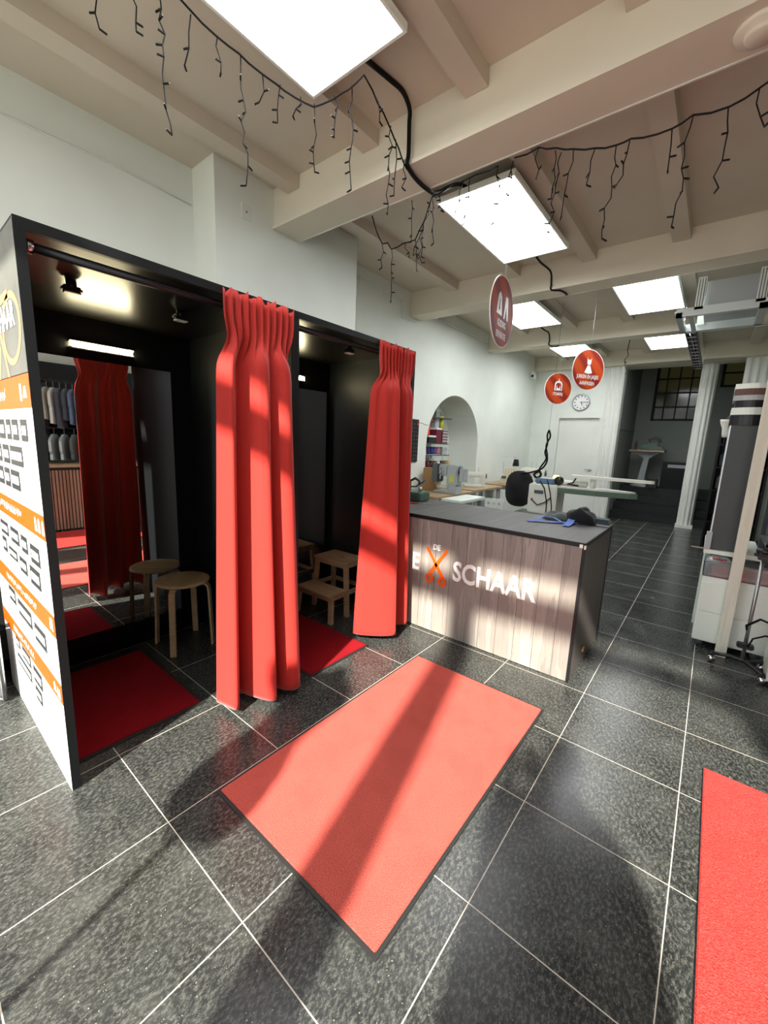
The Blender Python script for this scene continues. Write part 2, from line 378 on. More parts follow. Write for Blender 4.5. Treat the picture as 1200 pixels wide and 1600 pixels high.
def barred(name, x0, x1, z0, z1, nx, nz):
    b = MB(); y = YR+.03
    b.box(x0, y, z0, x1, y+.05, z0+.05, 'frame_paint').box(x0, y, z1-.05, x1, y+.05, z1, 'frame_paint').box(x0, y, z0, x0+.06, y+.05, z1, 'frame_paint').box(x1-.05, y, z0, x1, y+.05, z1, 'frame_paint')
    for i in range(1, nx): x = x0+(x1-x0)*i/nx; b.box(x-.014, y, z0, x+.014, y+.04, z1, 'frame_paint')
    for i in range(1, nz): z = z0+(z1-z0)*i/nz; b.box(x0, y, z-.016, x1, y+.04, z+.016, 'frame_paint')
    b.box(x0, y+.02, z0, x1, y+.025, z1, 'windowpane'); return struct(b, name)
barred('window_2', .08, 1.0, 2.18, 3.45, 4, 4); barred('window_3', 1.28, 1.75, 2.9, 3.5, 1, 2)
struct(MB().box(-2.5, 12.2, -1, 5, 12.4, 6.5, 'outside'), 'wall_courtyard')
struct(MB().box(-14, -22, -.12, 14, YF-.11, -.02, 'pavement'), 'floor_pavement')

# ============================================================ THE FITTING BOOTH
X0, X1 = -1.56, -.427; YL, YD0, YD1, YRt = -.69, .413, .468, 1.570; ZB = 2.12; TH = .03
booth = root('fitting_booth', 'tall black double fitting booth with printed side panel and red curtains', 'fitting booth', (X1, YL, 0))
def bpart(mb, name, parent=booth):
    o = mb.build(name, parent); o.matrix_parent_inverse = Matrix.Identity(4)
    if parent is booth: o.location = (-X1, -YL, 0)
    return o
side = bpart(MB().box(X0, YL, 0, X1, YL+TH, ZB, 'blackedge'), 'side_panel')
bpart(MB().box(X0, YRt-TH, 0, X1, YRt, ZB, 'blackedge'), 'side_panel')
bpart(MB().box(X0+.02, YD0, 0, X1, YD1, ZB-.03, 'blackedge'), 'divider_panel')
bpart(MB().box(X0, YL+TH, 0, X0+.02, YRt-TH, ZB, 'black'), 'back_panel')
bpart(MB().box(X0+.02, YL+TH, 2.09, X1-.02, YRt-TH, ZB, 'boothceil'), 'ceiling_board')
bpart(MB().box(X1-.02, YL+TH, 2.085, X1, YRt-TH, ZB, 'blackedge'), 'top_frame')
bpart(MB().box(X0+.02, YD1, 0, -1.315, YRt-TH, 2.09, 'black'), 'back_panel')
for a, b_, xm in ((YL+TH+.01, .258, X0+.055), (YD1+.005, 1.49, -1.30)):
    bpart(MB().box(xm-.014, a, .17, xm, b_, 1.85, 'mirror'), 'mirror')
    bpart(MB().box(xm-.014, a, .0, xm+.004, b_, .165, 'black'), 'mirror_plinth')
for a, b_ in ((YL+TH, YD0), (YD1, YRt-TH)):
    rl = bpart(MB().tube([(-.475, a, 2.052), (-.475, b_, 2.052)], .0155, 'blackmetal', 16), 'curtain_rail')
    for ya in (a, b_-.025): MB().tube([(-.475, ya, 2.052), (-.475, ya+.025, 2.052)], .023, 'chrome', 16).build('rail_socket', rl)
for a, b_, xl in ((-.275, .035, X0), (.92, 1.225, -1.335)):
    lb = bpart(MB().box(xl+.02, a-.01, 1.908, xl+.05, b_+.01, 1.915, 'whitep').box(xl+.02, a-.01, 1.94, xl+.045, b_+.01, 1.948, 'whitep'), 'led_light')
    MB().box(xl+.022, a, 1.915, xl+.052, b_, 1.940, 'led').build('light_strip', lb)
for (x, y) in ((-.90, -.42), (-.91, .06), (-.66, 1.10)):
    b = MB(); b.cyl(x, y, 2.055, 2.09, .02, 'blackplastic', 16)
    b.box(x-.022, y-.038, 2.045, x+.022, y+.038, 2.072, 'blackplastic', bev=.008); b.box(x-.018, y-.03, 2.041, x+.018, y+.03, 2.046, 'whitep')
    bpart(b, 'sensor_light')

# printed graphic on the outside of the left side panel (x, z on the plane y = YL)
def G(x, z): return (x, YL, z)
g = MB(); lay = [0]
def rect(x0, z0, x1, z1, m, L, sk=0):
    y = YL - .0008*(L+1)
    g.add([(x0, y, z0), (x1, y, z0), (x1+0, y, z1), (x0+sk, y, z1)], [(0, 1, 2, 3)], m)
rect(X0, .0, X1, ZB-.01, 'print_white', 0)
rect(X0, 1.635, X1, ZB-.01, 'print_photo', 1)
def ring(cx, cz, rx, rz, w, m, L, a0=0, a1=360, tilt=0):
    y = YL-.0008*(L+1); k = 36; v = []; f_ = []
    for i in range(k+1):
        a = math.radians(a0+(a1-a0)*i/k)
        for q in (1, 1-w/max(rx, rz)):
            X = rx*q*math.cos(a); Z = rz*q*math.sin(a); v.append((cx+X*math.cos(tilt)-Z*math.sin(tilt), y, cz+X*math.sin(tilt)+Z*math.cos(tilt)))
    for i in range(k): f_.append((2*i, 2*i+1, 2*i+3, 2*i+2))
    g.add(v, f_, m)
ring(-.60, 1.795, .155, .12, .03, 'print_tan', 2, tilt=.25)
ring(-1.0, 1.78, .15, .14, .03, 'print_tan', 2)
def quad(p, m, L): g.add([(x, YL-.0008*(L+1), z) for x, z in p], [tuple(range(len(p)))], m)
quad([(-.80, 1.80), (-.77, 1.80), (-.70, 1.637), (-.73, 1.637)], 'print_tan', 2)
quad([(-.92, 1.637), (-.87, 1.637), (-.80, 1.75), (-.86, 1.80)], 'print_tan', 2)
quad([(-1.30, 1.9), (-.60, 1.93), (-.60, 1.90), (-1.30, 1.87)], 'print_tan', 2)
TF = lambda x, z, L: Matrix.Translation((x, YL-.0008*(L+1), z)) @ Matrix.Rotation(PI/2, 4, 'X')
g.text('SCHAAR', .118, 'print_white', TF(-.53, 1.803, 3), wid=.80, bold=.003, depth=.0003, align='RIGHT')
for zt, zb in ((1.638, 1.52), (1.14, 1.045), (.755, .665), (.47, .385)): rect(X0, zb, X1, zt, 'print_orange', 1)
def bars(x0, x1, z0, z1, m, L, seed):
    rnd = random.Random(seed); x = x0; k = 0
    while x < x1-.005:
        w = rnd.uniform(.014, .026); w = min(w, x1-x)
        y = YL-.0008*(L+1)
        a = z0 + (z1-z0)*rnd.choice((0, 0, .25)); b_ = z1 - (z1-z0)*rnd.choice((0, 0, .3))
        g.add([(x, y, a), (x+w*.34, y, a), (x+w*.34, y, b_), (x, y, b_)], [(0,1,2,3)], m)
        zz = rnd.choice((a, b_-.012, (a+b_)/2))
        g.add([(x, y, zz), (x+w*.8, y, zz), (x+w*.8, y, zz+.012), (x, y, zz+.012)], [(0,1,2,3)], m)
        x += w; k += 1
bars(-1.30, -.82, 1.555, 1.60, 'print_white', 2, 1); bars(-1.30, -.78, 1.075, 1.112, 'print_white', 2, 2)
bars(-1.30, -.70, .695, .727, 'print_white', 2, 3); bars(-1.30, -.86, .41, .445, 'print_white', 2, 4)
# small pictograms at the end of each band
rect(-.575, 1.545, -.545, 1.605, 'print_white', 2); quad([(-.53, 1.555), (-.47, 1.555), (-.485, 1.595), (-.51, 1.595)], 'print_white', 2)
for x in (-.57, -.52, -.465): quad([(x, 1.065), (x+.035, 1.065), (x+.03, 1.11), (x+.017, 1.122), (x+.004, 1.11)], 'print_white', 2)
quad([(-.50, .685), (-.485, .685), (-.478, .72), (-.468, .685), (-.452, .685), (-.458, .735), (-.495, .735)], 'print_white', 2)
quad([(-.545, .405), (-.505, .405), (-.515, .44), (-.525, .452), (-.54, .44)], 'print_white', 2); quad([(-.495, .398), (-.45, .398), (-.455, .445), (-.475, .435), (-.49, .445)], 'print_white', 2)
bx = [  # label boxes: x0, x1, z0, z1
 (-.78,-.67,1.400,1.481), (-.89,-.80,1.400,1.481), (-1.05,-.92,1.400,1.481), (-.63,-.525,1.400,1.481),
 (-.87,-.645,1.297,1.376), (-1.02,-.89,1.297,1.376), (-1.25,-1.05,1.297,1.376),
 (-.91,-.745,1.193,1.275), (-1.04,-.93,1.193,1.275), (-1.27,-1.06,1.193,1.275),
 (-1.30,-1.12,.935,1.003), (-1.07,-.90,.93,1.003), (-.86,-.745,.925,1.0), (-.70,-.55,.912,.992),
 (-1.30,-1.20,.842,.918), (-1.16,-.98,.84,.892), (-.94,-.80,.818,.888), (-.75,-.58,.808,.89),
 (-1.30,-1.145,.583,.66), (-1.10,-.83,.56,.642), (-.79,-.60,.537,.622),
 (-1.28,-1.185,.332,.39), (-1.14,-.965,.318,.382), (-.92,-.765,.285,.366), (-1.28,-.98,.235,.295), (-.92,-.80,.195,.265)]
for i, (a, b_, c, d_) in enumerate(bx):
    rect(a, c, b_, d_, 'print_grey', 1); hh = d_-c
    rect(a+.020, c+hh*.29, b_-.020, c+hh*.71, 'print_white', 2)
    k = max(1, int((b_-a-.03)/.035))
    for q in range(k):
        x = a+.02+(b_-a-.04)*(q+.5)/k; rect(x-.003, c+hh*.36, x+.003, c+hh*.5, 'print_grey', 3); rect(x+.004, c+hh*.56, x+.009, c+hh*.66, 'print_grey', 3)
bpart(g, 'printed_graphic', side).parent = side
for o in kids(side): o.location = (0, 0, 0)

# curtains
def curtain(label, xtop, ytop, path, z0, z1=2.105, seed=1):
    b = MB(); rows = []; nu, nv = 190, 64; bot = crom(path, nu); rnd = random.Random(seed)
    w1, w2 = rnd.uniform(0, 6), rnd.uniform(0, 6)
    for j in range(nv+1):
        v = j/nv; z = z1 + (z0-z1)*v; rw_ = []
        g_ = min(1, max(0, (v-.075)/.075)); g_ = g_*g_*(3-2*g_)            # leaves the gathered heading
        k = g_*(.34+.66*min(1, v))
        for i in range(nu+1):
            u = i/nu
            tx = xtop + (1-g_)*(.014*math.sin(2*PI*10*u+w1) + .006*math.sin(2*PI*21*u+w2)) + g_*(1-v)*.007*math.sin(2*PI*6*u+w2)
            ty = ytop[0] + (ytop[1]-ytop[0])*u
            us = min(1, max(0, u + .012*math.sin(4*v+7*u)*(1-v)))
            p = bot[min(nu, int(us*nu))].lerp(bot[min(nu, int(us*nu)+1)], us*nu-int(us*nu)) if us < 1 else bot[nu]
            x = tx + (p.x - xtop)*k; yy = ty + (p.y - ty)*k
            pin = .035*math.exp(-((v-.11)/.035)**2); yy += pin*(.5-u)*1.6
            top = (.010*math.sin(2*PI*5.5*u+w2)+.006*math.sin(2*PI*13*u)) if j == 0 else 0
            rw_.append((x, yy, z + top))
        rows.append(rw_)
    b.sheet(rows, 'curtain'); o = b.build('curtain', solid=.004)
    tag(o, label, 'curtain', None)
    hm = MB(); hm.tube([p for p in rows[-4][::2]], .0022, 'curtain', 5); hm.build('hem_seam', o)
    return o
curtain('tall red curtain gathered on the middle divider of the booth', -.410, (.012, .405),
  [(-.485,-.035), (-.425,-.022), (-.350,-.004), (-.375,.030), (-.485,.060), (-.48,.088), (-.38,.120), (-.29,.155), (-.262,.185), (-.30,.205), (-.38,.222), (-.37,.25), (-.30,.275), (-.262,.32), (-.28,.365), (-.36,.392), (-.44,.40)], .035, seed=3)
curtain('tall red curtain gathered at the right end of the booth beside the counter', -.412, (1.135, 1.522),
  [(-.475,1.02), (-.41,1.045), (-.31,1.12), (-.245,1.19), (-.24,1.23), (-.30,1.255), (-.375,1.28), (-.35,1.335), (-.30,1.395), (-.285,1.43), (-.32,1.46), (-.40,1.475)], .05, seed=8)

# mats
def floormat(name, x0, y0, x1, y1, m, label, t=.010, border=.018, cut=0):
    o = root(name, label, 'floor mat', (x0, y0, 0))
    MB().box(0, 0, 0.0005, x1-x0, y1-y0, t*.55, 'rubber').build('rubber_backing', o)
    b = MB(); nx, ny = 24, 36; w, h_ = x1-x0, y1-y0
    b.box(border, border, t*.5, w-border, h_-border, t, m, bev=.003); b.build('pile', o); return o
floormat('floor_mat', .008, -.312, .87, 1.162, 'mat', 'large salmon red entrance mat lying in the middle of the tiled floor', border=.012)
floormat('floor_mat', 1.578, -.35, 2.52, 1.236, 'mat2', 'bright red loop pile mat at the right edge of the floor', t=.014, border=.002)
floormat('floor_mat', -1.42, -.645, -.57, -.055, 'mat3', 'dark red mat inside the left fitting booth beside the stool', border=.02)
floormat('floor_mat', -1.15, .49, -.33, 1.035, 'mat3', 'dark red mat inside the right fitting booth before the step stool', border=.012)

# round bentwood stool
def stool(x, y, rz):
    o = root('round_stool', 'round birch bentwood stool standing in the left fitting booth', 'stool', (x, y, 0), rz)
    MB().lathe([(.150, .452), (.168, .456), (.172, .463), (.170, .470), (.150, .473), (.001, .473)], 'birch', 40).build('seat', o)
    for k in range(4):
        a = PI/2*k; c, s_ = math.cos(a), math.sin(a)
        pr = [(.085, .447), (.125, .447), (.155, .442), (.170, .425), (.175, .39), (.182, .2), (.190, .0)]
        b = MB(); w = .019; t = .007
        rows = []
        for i, (r_, z) in enumerate(pr):
            nx_, nz_ = (0, 1) if i < 2 else ((.6, .8) if i == 2 else ((.9, .4) if i == 3 else (1, 0)))
            pts = [((r_-nx_*t), -w, z-nz_*t), ((r_-nx_*t), w, z-nz_*t), ((r_+nx_*t), w, z+nz_*t), ((r_+nx_*t), -w, z+nz_*t)]
            rows.append([(p[0]*c - p[1]*s_, p[0]*s_ + p[1]*c, p[2]) for p in pts])
        vs = [v for q in rows for v in q]; fs = [(0,1,2,3), tuple(range(len(vs)-1, len(vs)-5, -1))]
        for i in range(len(rows)-1):
            for k2 in range(4): fs.append((i*4+k2, i*4+(k2+1) % 4, (i+1)*4+(k2+1) % 4, (i+1)*4+k2))
        b.add(vs, fs, 'birch'); b.build('leg', o)
stool(-1.295, .180, math.radians(-47))

# step stool
def bar(b, p, q, w, t, m, up=(0,0,1)):
    p, q = Vector(p), Vector(q); d_ = (q-p).normalized(); a = Vector(up).cross(d_)
    if a.length < 1e-4: a = Vector((1,0,0))
    a.normalize(); c_ = d_.cross(a).normalized(); v = []
    for e in (p, q):
        for sa, sb in ((-1,-1),(1,-1),(1,1),(-1,1)): v.append(tuple(e + a*w/2*sa + c_*t/2*sb))
    b.add(v, [(0,1,2,3),(7,6,5,4),(0,4,5,1),(1,5,6,2),(2,6,7,3),(3,7,4,0)], m)
def stepstool(x, y, rz):
    o = root('step_stool', 'wooden two step stool standing in the right fitting booth', 'step stool', (x, y, 0), rz)
    # local: x across the width (.40), y depth: step in front (negative y), seat behind
    W = .39; zt = .46; zs = .235
    # seat with a hand slot: four boards around the slot
    b = MB(); y0, y1 = .0, .26; hx = W/2-.01
    b.box(-hx, y0, zt-.018, hx, y0+.11, zt, 'pine').box(-hx, y1-.11, zt-.018, hx, y1, zt, 'pine').box(-hx, y0+.11, zt-.018, -.055, y1-.11, zt, 'pine').box(.055, y0+.11, zt-.018, hx, y1-.11, zt, 'pine'); b.build('seat', o)
    b = MB(); b.box(-W/2-.005, -.185, zs-.018, W/2+.005, .015, zs, 'pine', bev=.003); b.build('step', o)
    for sx in (-1, 1):
        for (yt, yb) in ((.03, .02), (.23, .26)):
            b = MB(); bar(b, (sx*.165, yt, zt-.018), (sx*.195, yb, 0), .036, .030, 'pine', (0, 1, 0)); b.build('leg', o)
        b = MB(); bar(b, (sx*.182, -.155, zs-.018), (sx*.195, -.17, 0), .036, .030, 'pine', (0, 1, 0)); b.build('leg', o)
        b = MB(); bar(b, (sx*.180, -.17, zs-.035), (sx*.180, .25, zs-.035), .018, .034, 'pine'); b.build('side_rail', o); b = MB(); bar(b, (sx*.166, .02, zt-.035), (sx*.166, .24, zt-.035), .016, .034, 'pine'); b.build('side_rail', o)
    for (yy, zz, hw) in ((.02, zt-.035, .165), (.24, zt-.035, .165), (.255, zs-.035, .18), (-.165, zs-.035, .18)):
        b = MB(); bar(b, (-hw, yy, zz), (hw, yy, zz), .016, .034, 'pine'); b.build('cross_rail', o)
stepstool(-.975, 1.245, math.radians(2))

# ============================================================ THE COUNTER
XC0, XC1, YC0, YC1, ZC = -.84, .892, 1.545, 2.36, .905
ct = root('shop_counter', 'grey wood counter with dark top and white SCHAAR lettering on the front', 'counter', (XC1, YC0, 0))
def cpart(mb, name, par=ct):
    o = mb.build(name, par); o.location = (-XC1, -YC0, 0) if par is ct else (0, 0, 0); return o
front = cpart(MB().box(-.40, YC0, .005, XC1-.012, YC0+.02, ZC-.022, 'ctr'), 'front_panel')
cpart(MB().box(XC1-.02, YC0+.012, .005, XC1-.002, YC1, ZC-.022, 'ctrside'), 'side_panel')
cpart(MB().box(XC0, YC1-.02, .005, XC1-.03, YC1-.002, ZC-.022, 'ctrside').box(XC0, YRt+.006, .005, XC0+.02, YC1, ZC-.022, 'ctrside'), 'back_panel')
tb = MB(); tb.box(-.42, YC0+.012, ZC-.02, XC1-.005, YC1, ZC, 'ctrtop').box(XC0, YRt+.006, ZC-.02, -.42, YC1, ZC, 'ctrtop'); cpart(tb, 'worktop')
eb = MB(); eb.box(-.42, YC0-.004, ZC-.026, XC1+.002, YC0+.014, ZC+.001, 'blackedge').box(XC1-.006, YC0, ZC-.026, XC1+.003, YC1, ZC+.001, 'blackedge')
eb.box(XC1-.014, YC0-.004, .0, XC1+.002, YC0+.014, ZC-.02, 'blackedge').box(XC1-.006, YC1-.012, 0, XC1+.003, YC1+.004, ZC-.02, 'blackedge').box(-.41, YC0-.003, 0, -.385, YC0+.014, ZC-.02, 'blackedge')
cpart(eb, 'edge_trim')
cb_ = MB(); cb_.box(XC1-.03, YC0-.007, ZC-.03, XC1-.012, YC0-.004, ZC-.008, 'whitep').box(XC1-.004, YC0-.009, ZC-.035, XC1+.006, YC0+.01, ZC-.012, 'whitep'); cpart(cb_, 'corner_guard')
kn = MB(); kn.cyl(0, 0, 0, .012, .022, 'print_tan', 20, T=TR(XC1-.002, 1.865, .105, ry=PI/2)); cpart(kn, 'round_socket')
L = MB(); FT = lambda x, z: Matrix.Translation((x, YC0-.003, z)) @ Matrix.Rotation(PI/2, 4, 'X')
L.text('SCHAAR', .205, 'print_white', FT(.028, .463), wid=.775, bold=.0045, depth=.003)
L.text('DE', .058, 'print_white', FT(-.152, .660), wid=.88, bold=.0022, depth=.003)
L.text('E', .185, 'print_white', FT(-.338, .470), wid=.72, bold=.004, depth=.003)
lt = cpart(L, 'lettering', front)
S_ = MB()
def blade(p, q, w, m='print_orange'):
    p = Vector((p[0], p[1], 0)); q = Vector((q[0], q[1], 0)); d_ = (q-p).normalized(); nrm = Vector((-d_.y, d_.x, 0))
    pts = [p+nrm*w*.35, p-nrm*w*.35, q-nrm*w/2, q+nrm*w/2]
    S_.prism([(v.x, v.y) for v in pts], 0, .005, m, Matrix.Translation((0, YC0-.0005, 0)) @ Matrix.Rotation(PI/2, 4, 'X'))
blade((-.205, .668), (-.055, .455), .027); blade((-.028, .675), (-.165, .470), .030)
for cx, cz in ((-.168, .428), (-.055, .422)):
    T = Matrix.Translation((cx, YC0-.003, cz)) @ Matrix.Rotation(PI/2, 4, 'X'); k = 28; v = []; f_ = []
    for i in range(k):
        a = 2*PI*i/k
        for rr, zz in ((.036, 0), (.036, .005), (.016, .005), (.016, 0)): v.append((rr*math.cos(a), rr*math.sin(a), zz))
    for i in range(k):
        for q in range(4): f_.append((i*4+q, i*4+(q+1) % 4, ((i+1) % k)*4+(q+1) % 4, ((i+1) % k)*4+q))
    S_.add(v, f_, 'print_orange', False, T)
cpart(S_, 'scissors_emblem', front)
# blue ribbon
rb = MB()
def ribbon(b, pts, w, m, t=.002):
    v = []; f_ = []
    P = [Vector(p) for p in pts]
    for i, p in enumerate(P):
        d_ = (P[min(i+1, len(P)-1)] - P[max(i-1, 0)]).normalized(); s_ = d_.cross(Vector((0,0,1)));
        s_ = s_.normalized() if s_.length > .01 else Vector((0,1,0))
        for sg, zz in ((-1, 0), (1, 0), (1, t), (-1, t)): v.append(tuple(p + s_*w/2*sg + Vector((0,0,zz))))
    for i in range(len(P)-1):
        for q in range(4): f_.append((i*4+q, i*4+(q+1) % 4, (i+1)*4+(q+1) % 4, (i+1)*4+q))
    f_ += [(0,1,2,3), tuple(range(4*len(P)-1, 4*len(P)-5, -1))]
    b.add(v, f_, m)
ribbon(rb, [(.385, 1.98, .909), (.45, 2.02, .912), (.55, 2.07, .914), (.63, 2.14, .911), (.68, 2.2, .912)], .045, 'blue')
ribbon(rb, [(.42, 2.06, .91), (.45, 2.16, .935), (.53, 2.16, .93), (.60, 2.10, .915)], .02, 'blue')
ribbon(rb, [(.655, 1.99, .911), (.655, 2.1, .918), (.64, 2.22, .935), (.65, 2.27, .93)], .05, 'blue')
tag(rb.build('ribbon'), 'bright blue ribbon lying looped on the counter top', 'ribbon')
def lump(name, label, cat, cx, cy, z, rx, ry, h_, m, seed=0, rz=0):
    rnd = random.Random(seed); b = MB(); k = 26; j = 9; v = []; f_ = []
    ph = [rnd.uniform(0, 6.28) for _ in range(6)]
    for q in range(j):
        t = q/(j-1); rr = math.cos(t*PI/2)**.45 if q < j-1 else .02
        for i in range(k):
            a = 2*PI*i/k; wob = 1+.10*math.sin(3*a+ph[0])+.07*math.sin(5*a+ph[1]+t*3)
            zz = h_*math.sin(t*PI/2)*(1+.13*math.sin(2*a+ph[2])+.10*math.sin(4*a+ph[3]+3*t))
            X = rx*rr*wob*math.cos(a); Y = ry*rr*wob*math.sin(a)
            v.append((X*math.cos(rz)-Y*math.sin(rz), X*math.sin(rz)+Y*math.cos(rz), max(.0, zz)))
    for q in range(j-1):
        for i in range(k): f_.append((q*k+i, q*k+(i+1) % k, (q+1)*k+(i+1) % k, (q+1)*k+i))
    f_ += [tuple(range(k))[::-1], tuple(range((j-1)*k, j*k))]
    b.add(v, f_, m, True); o = b.build(name, loc=(cx, cy, z)); return tag(o, label, cat)
lump('folded_garment', 'crumpled grey garment lying on the counter beside the black clothes', 'garment', .52, 2.255, ZC+.001, .11, .075, .055, 'greycloth', 3)
lump('black_garment', 'heap of black clothing on the back edge of the counter', 'garment', .695, 2.26, ZC+.001, .115, .085, .10, 'blackcloth', 5)
fj = MB(); fj.box(-.075, -.055, 0, .075, .055, .012, 'jeans', bev=.005).box(-.07, -.05, .012, .07, .05, .026, 'jeans', bev=.006).box(-.065, -.05, .026, .06, .045, .038, 'jeans', bev=.005)
tag(fj.build('folded_jeans', loc=(.82, 2.285, ZC+.013)), 'folded dark denim trousers on the far corner of the counter', 'trousers')
fwh = MB(); fwh.box(-.085, -.055, 0, .06, .065, .011, 'whitecloth', bev=.004); tag(fwh.build('white_cloth', loc=(.835, 2.29, ZC+.001)), 'folded white cloth under the denim trousers on the counter corner', 'cloth')
# little things on the left part of the counter
gm = root('button_press', 'small green bench press machine at the left end of the counter', 'sewing tool', (-.78, 2.17, ZC))
MB().box(-.12, -.09, 0, .12, .09, .085, 'greenm', bev=.012).build('base', gm)
MB().tube([(-.06, 0, .085), (-.06, 0, .18), (0, 0, .21), (.05, 0, .19), (.05, 0, .15)], .014, 'mdark', 8).tube([(-.1, .02, .12), (0, .02, .13), (.1, .02, .2)], .008, 'mdark', 6).build('arm', gm)
MB().tube([(.06, 0, .085), (.06, 0, .13)], .018, 'steel', 10).build('plunger', gm)
sc = root('scissors', 'red handled scissors lying on the counter left of the ribbon', 'scissors', (-.62, 2.0, ZC+.003), .5)
MB().box(0, -.006, 0, .12, .006, .003, 'steel').box(0, -.010, .003, .12, .0, .006, 'steel', TR(0, 0, 0, 0, 0, .12)).build('blade', sc)
MB().tube([(-.0, .0, .004), (-.03, .018, .004), (-.07, .022, .004), (-.08, .01, .004), (-.05, .0, .004), (0, 0, .004), (-.03, -.018, .004), (-.07, -.022, .004), (-.08, -.01, .004), (-.05, 0, .004)], .005, 'red', 6).build('handle', sc)

# ============================================================ CEILING THINGS
def lamp(x, y, label, z=3.19):
    o = root('ceiling_light_panel', label, 'ceiling light', (x, y, z), group='square edged light panels under the ceiling')
    W, Lg = .60, 1.24
    b = MB(); t = .014
    b.box(0, 0, 0, W, t, .035, 'whitep').box(0, Lg-t, 0, W, Lg, .035, 'whitep').box(0, t, 0, t, Lg-t, .035, 'whitep').box(W-t, t, 0, W, Lg-t, .035, 'whitep'); b.build('frame', o)
    MB().box(t, t, .004, W-t, Lg-t, .010, 'panel').build('diffuser', o)
    MB().box(t, t, .026, W-t, Lg-t, .034, 'alu').box(.2, .4, .034, .4, .8, .07, 'whitep').build('back_tray', o)
    for px in (.08, W-.08):
        for py in (.15, Lg-.15): MB().tube([(px, py, .03), (px, py, .185)], .003, 'steel', 6).build('hanger_rod', o)
    return o
lamp(-.47, -.65, 'large light panel nearest the camera at the top edge of the photo')
lamp(-.445, 1.75, 'light panel between the first two beams with the first sign hanging beside it')
lamp(-1.14, 4.04, 'light panel behind the second beam, partly behind the round repair sign')
lamp(.285, 4.07, 'light panel to the left of the suspended metal frame, behind the second beam')
lamp(-1.145, 6.30, 'far left light panel above the round dress sign and the clock')
lamp(.285, 6.36, 'farthest light panel at the right, beside the dark cable tray')
def simple(name, label, cat, b, **k): return tag(b.build(name, **k), label, cat)
simple('power_cable', 'thick black cable curving across the ceiling from the nearest light panel to the first beam', 'cable',
  MB().tube([(-.15, .56, 3.235), (-.20, .66, 3.30), (-.235, .78, 3.355), (-.215, .90, 3.355), (-.205, 1.0, 3.355), (-.23, 1.1, 3.34), (-.24, 1.117, 3.28), (-.235, 1.117, 3.12), (-.24, 1.115, 3.066), (-.27, 1.25, 3.063), (-.265, 1.40, 3.062), (-.26, 1.50, 3.10), (-.24, 1.72, 3.24), (-.2, 1.9, 3.235)], .0125, 'wire', 8))
simple('power_cable', 'black cable down the face of the second beam below the lit panel', 'cable',
  MB().tube([(-.16, 2.95, 3.235), (-.165, 3.2, 3.22), (-.17, 3.53, 3.24), (-.155, 3.545, 3.12), (-.15, 3.545, 3.066), (-.07, 3.60, 3.06), (-.05, 3.75, 3.06), (-.3, 4.1, 3.23)], .009, 'wire', 8))
simple('power_cable', 'short black cable on the third beam above the far light panel', 'cable',
  MB().tube([(-.88, 5.25, 3.235), (-.90, 5.6, 3.23), (-.92, 5.90, 3.25), (-.90, 5.915, 3.14), (-.90, 5.915, 3.066), (-.80, 6.0, 3.055), (-.82, 6.35, 3.2)], .010, 'wire', 8))
# icicle string lights
def icicle(b, bb, x, y, z, ln, rnd, lean=.0):
    n_ = max(3, int(ln/.045)); P = [(x, y, z)]; cx = x; cy = y
    for i in range(1, n_+1):
        cx = x + lean*i/n_ + rnd.uniform(-.014, .014); cy = y + rnd.uniform(-.012, .012)
        P.append((cx, cy, z-ln*i/n_))
    b.tube(P, .0028, 'wire', 5)
    for i in range(1, n_+1):
        if i % 2 == 0 or i == n_ or rnd.random() < .3:
            p = P[i]; a = rnd.uniform(0, 6.28); q = (p[0]+.026*math.cos(a), p[1]+.026*math.sin(a), p[2]+rnd.uniform(-.012, .006))
            b.tube([p, q], .0042, 'wire', 5); e = (q[0]+.003*math.cos(a), q[1]+.003*math.sin(a), q[2]); bb.tube([q, e], .0022, 'bulb', 5)
def chain(label, path, drops, seed):
    rnd = random.Random(seed); o = root('string_lights', label, 'string lights', path[0], group=None)
    b = MB(); bb = MB(); P = []
    for i in range(len(path)-1):
        a, c_ = Vector(path[i]), Vector(path[i+1]); k = max(2, int((c_-a).length/.05))
        for q in range(k): t = q/k; P.append(a.lerp(c_, t) + Vector((rnd.uniform(-.004, .004), rnd.uniform(-.004, .004), -.05*min((c_-a).length, .5)*math.sin(PI*t))))
    P.append(Vector(path[-1])); b.tube(P, .0042, 'wire', 6)
    b2 = MB()
    for (x, y, z, ln, lean) in drops: icicle(b2, bb, x, y, z, ln, rnd, lean)
    off = -Vector(path[0])
    for nm, m_ in (('lead_wire', b), ('icicle_wire', b2), ('bulb', bb)):
        c_ = m_.build(nm, o); c_.location = off
        if nm != 'lead_wire': c_['kind'] = 'stuff'
    return o
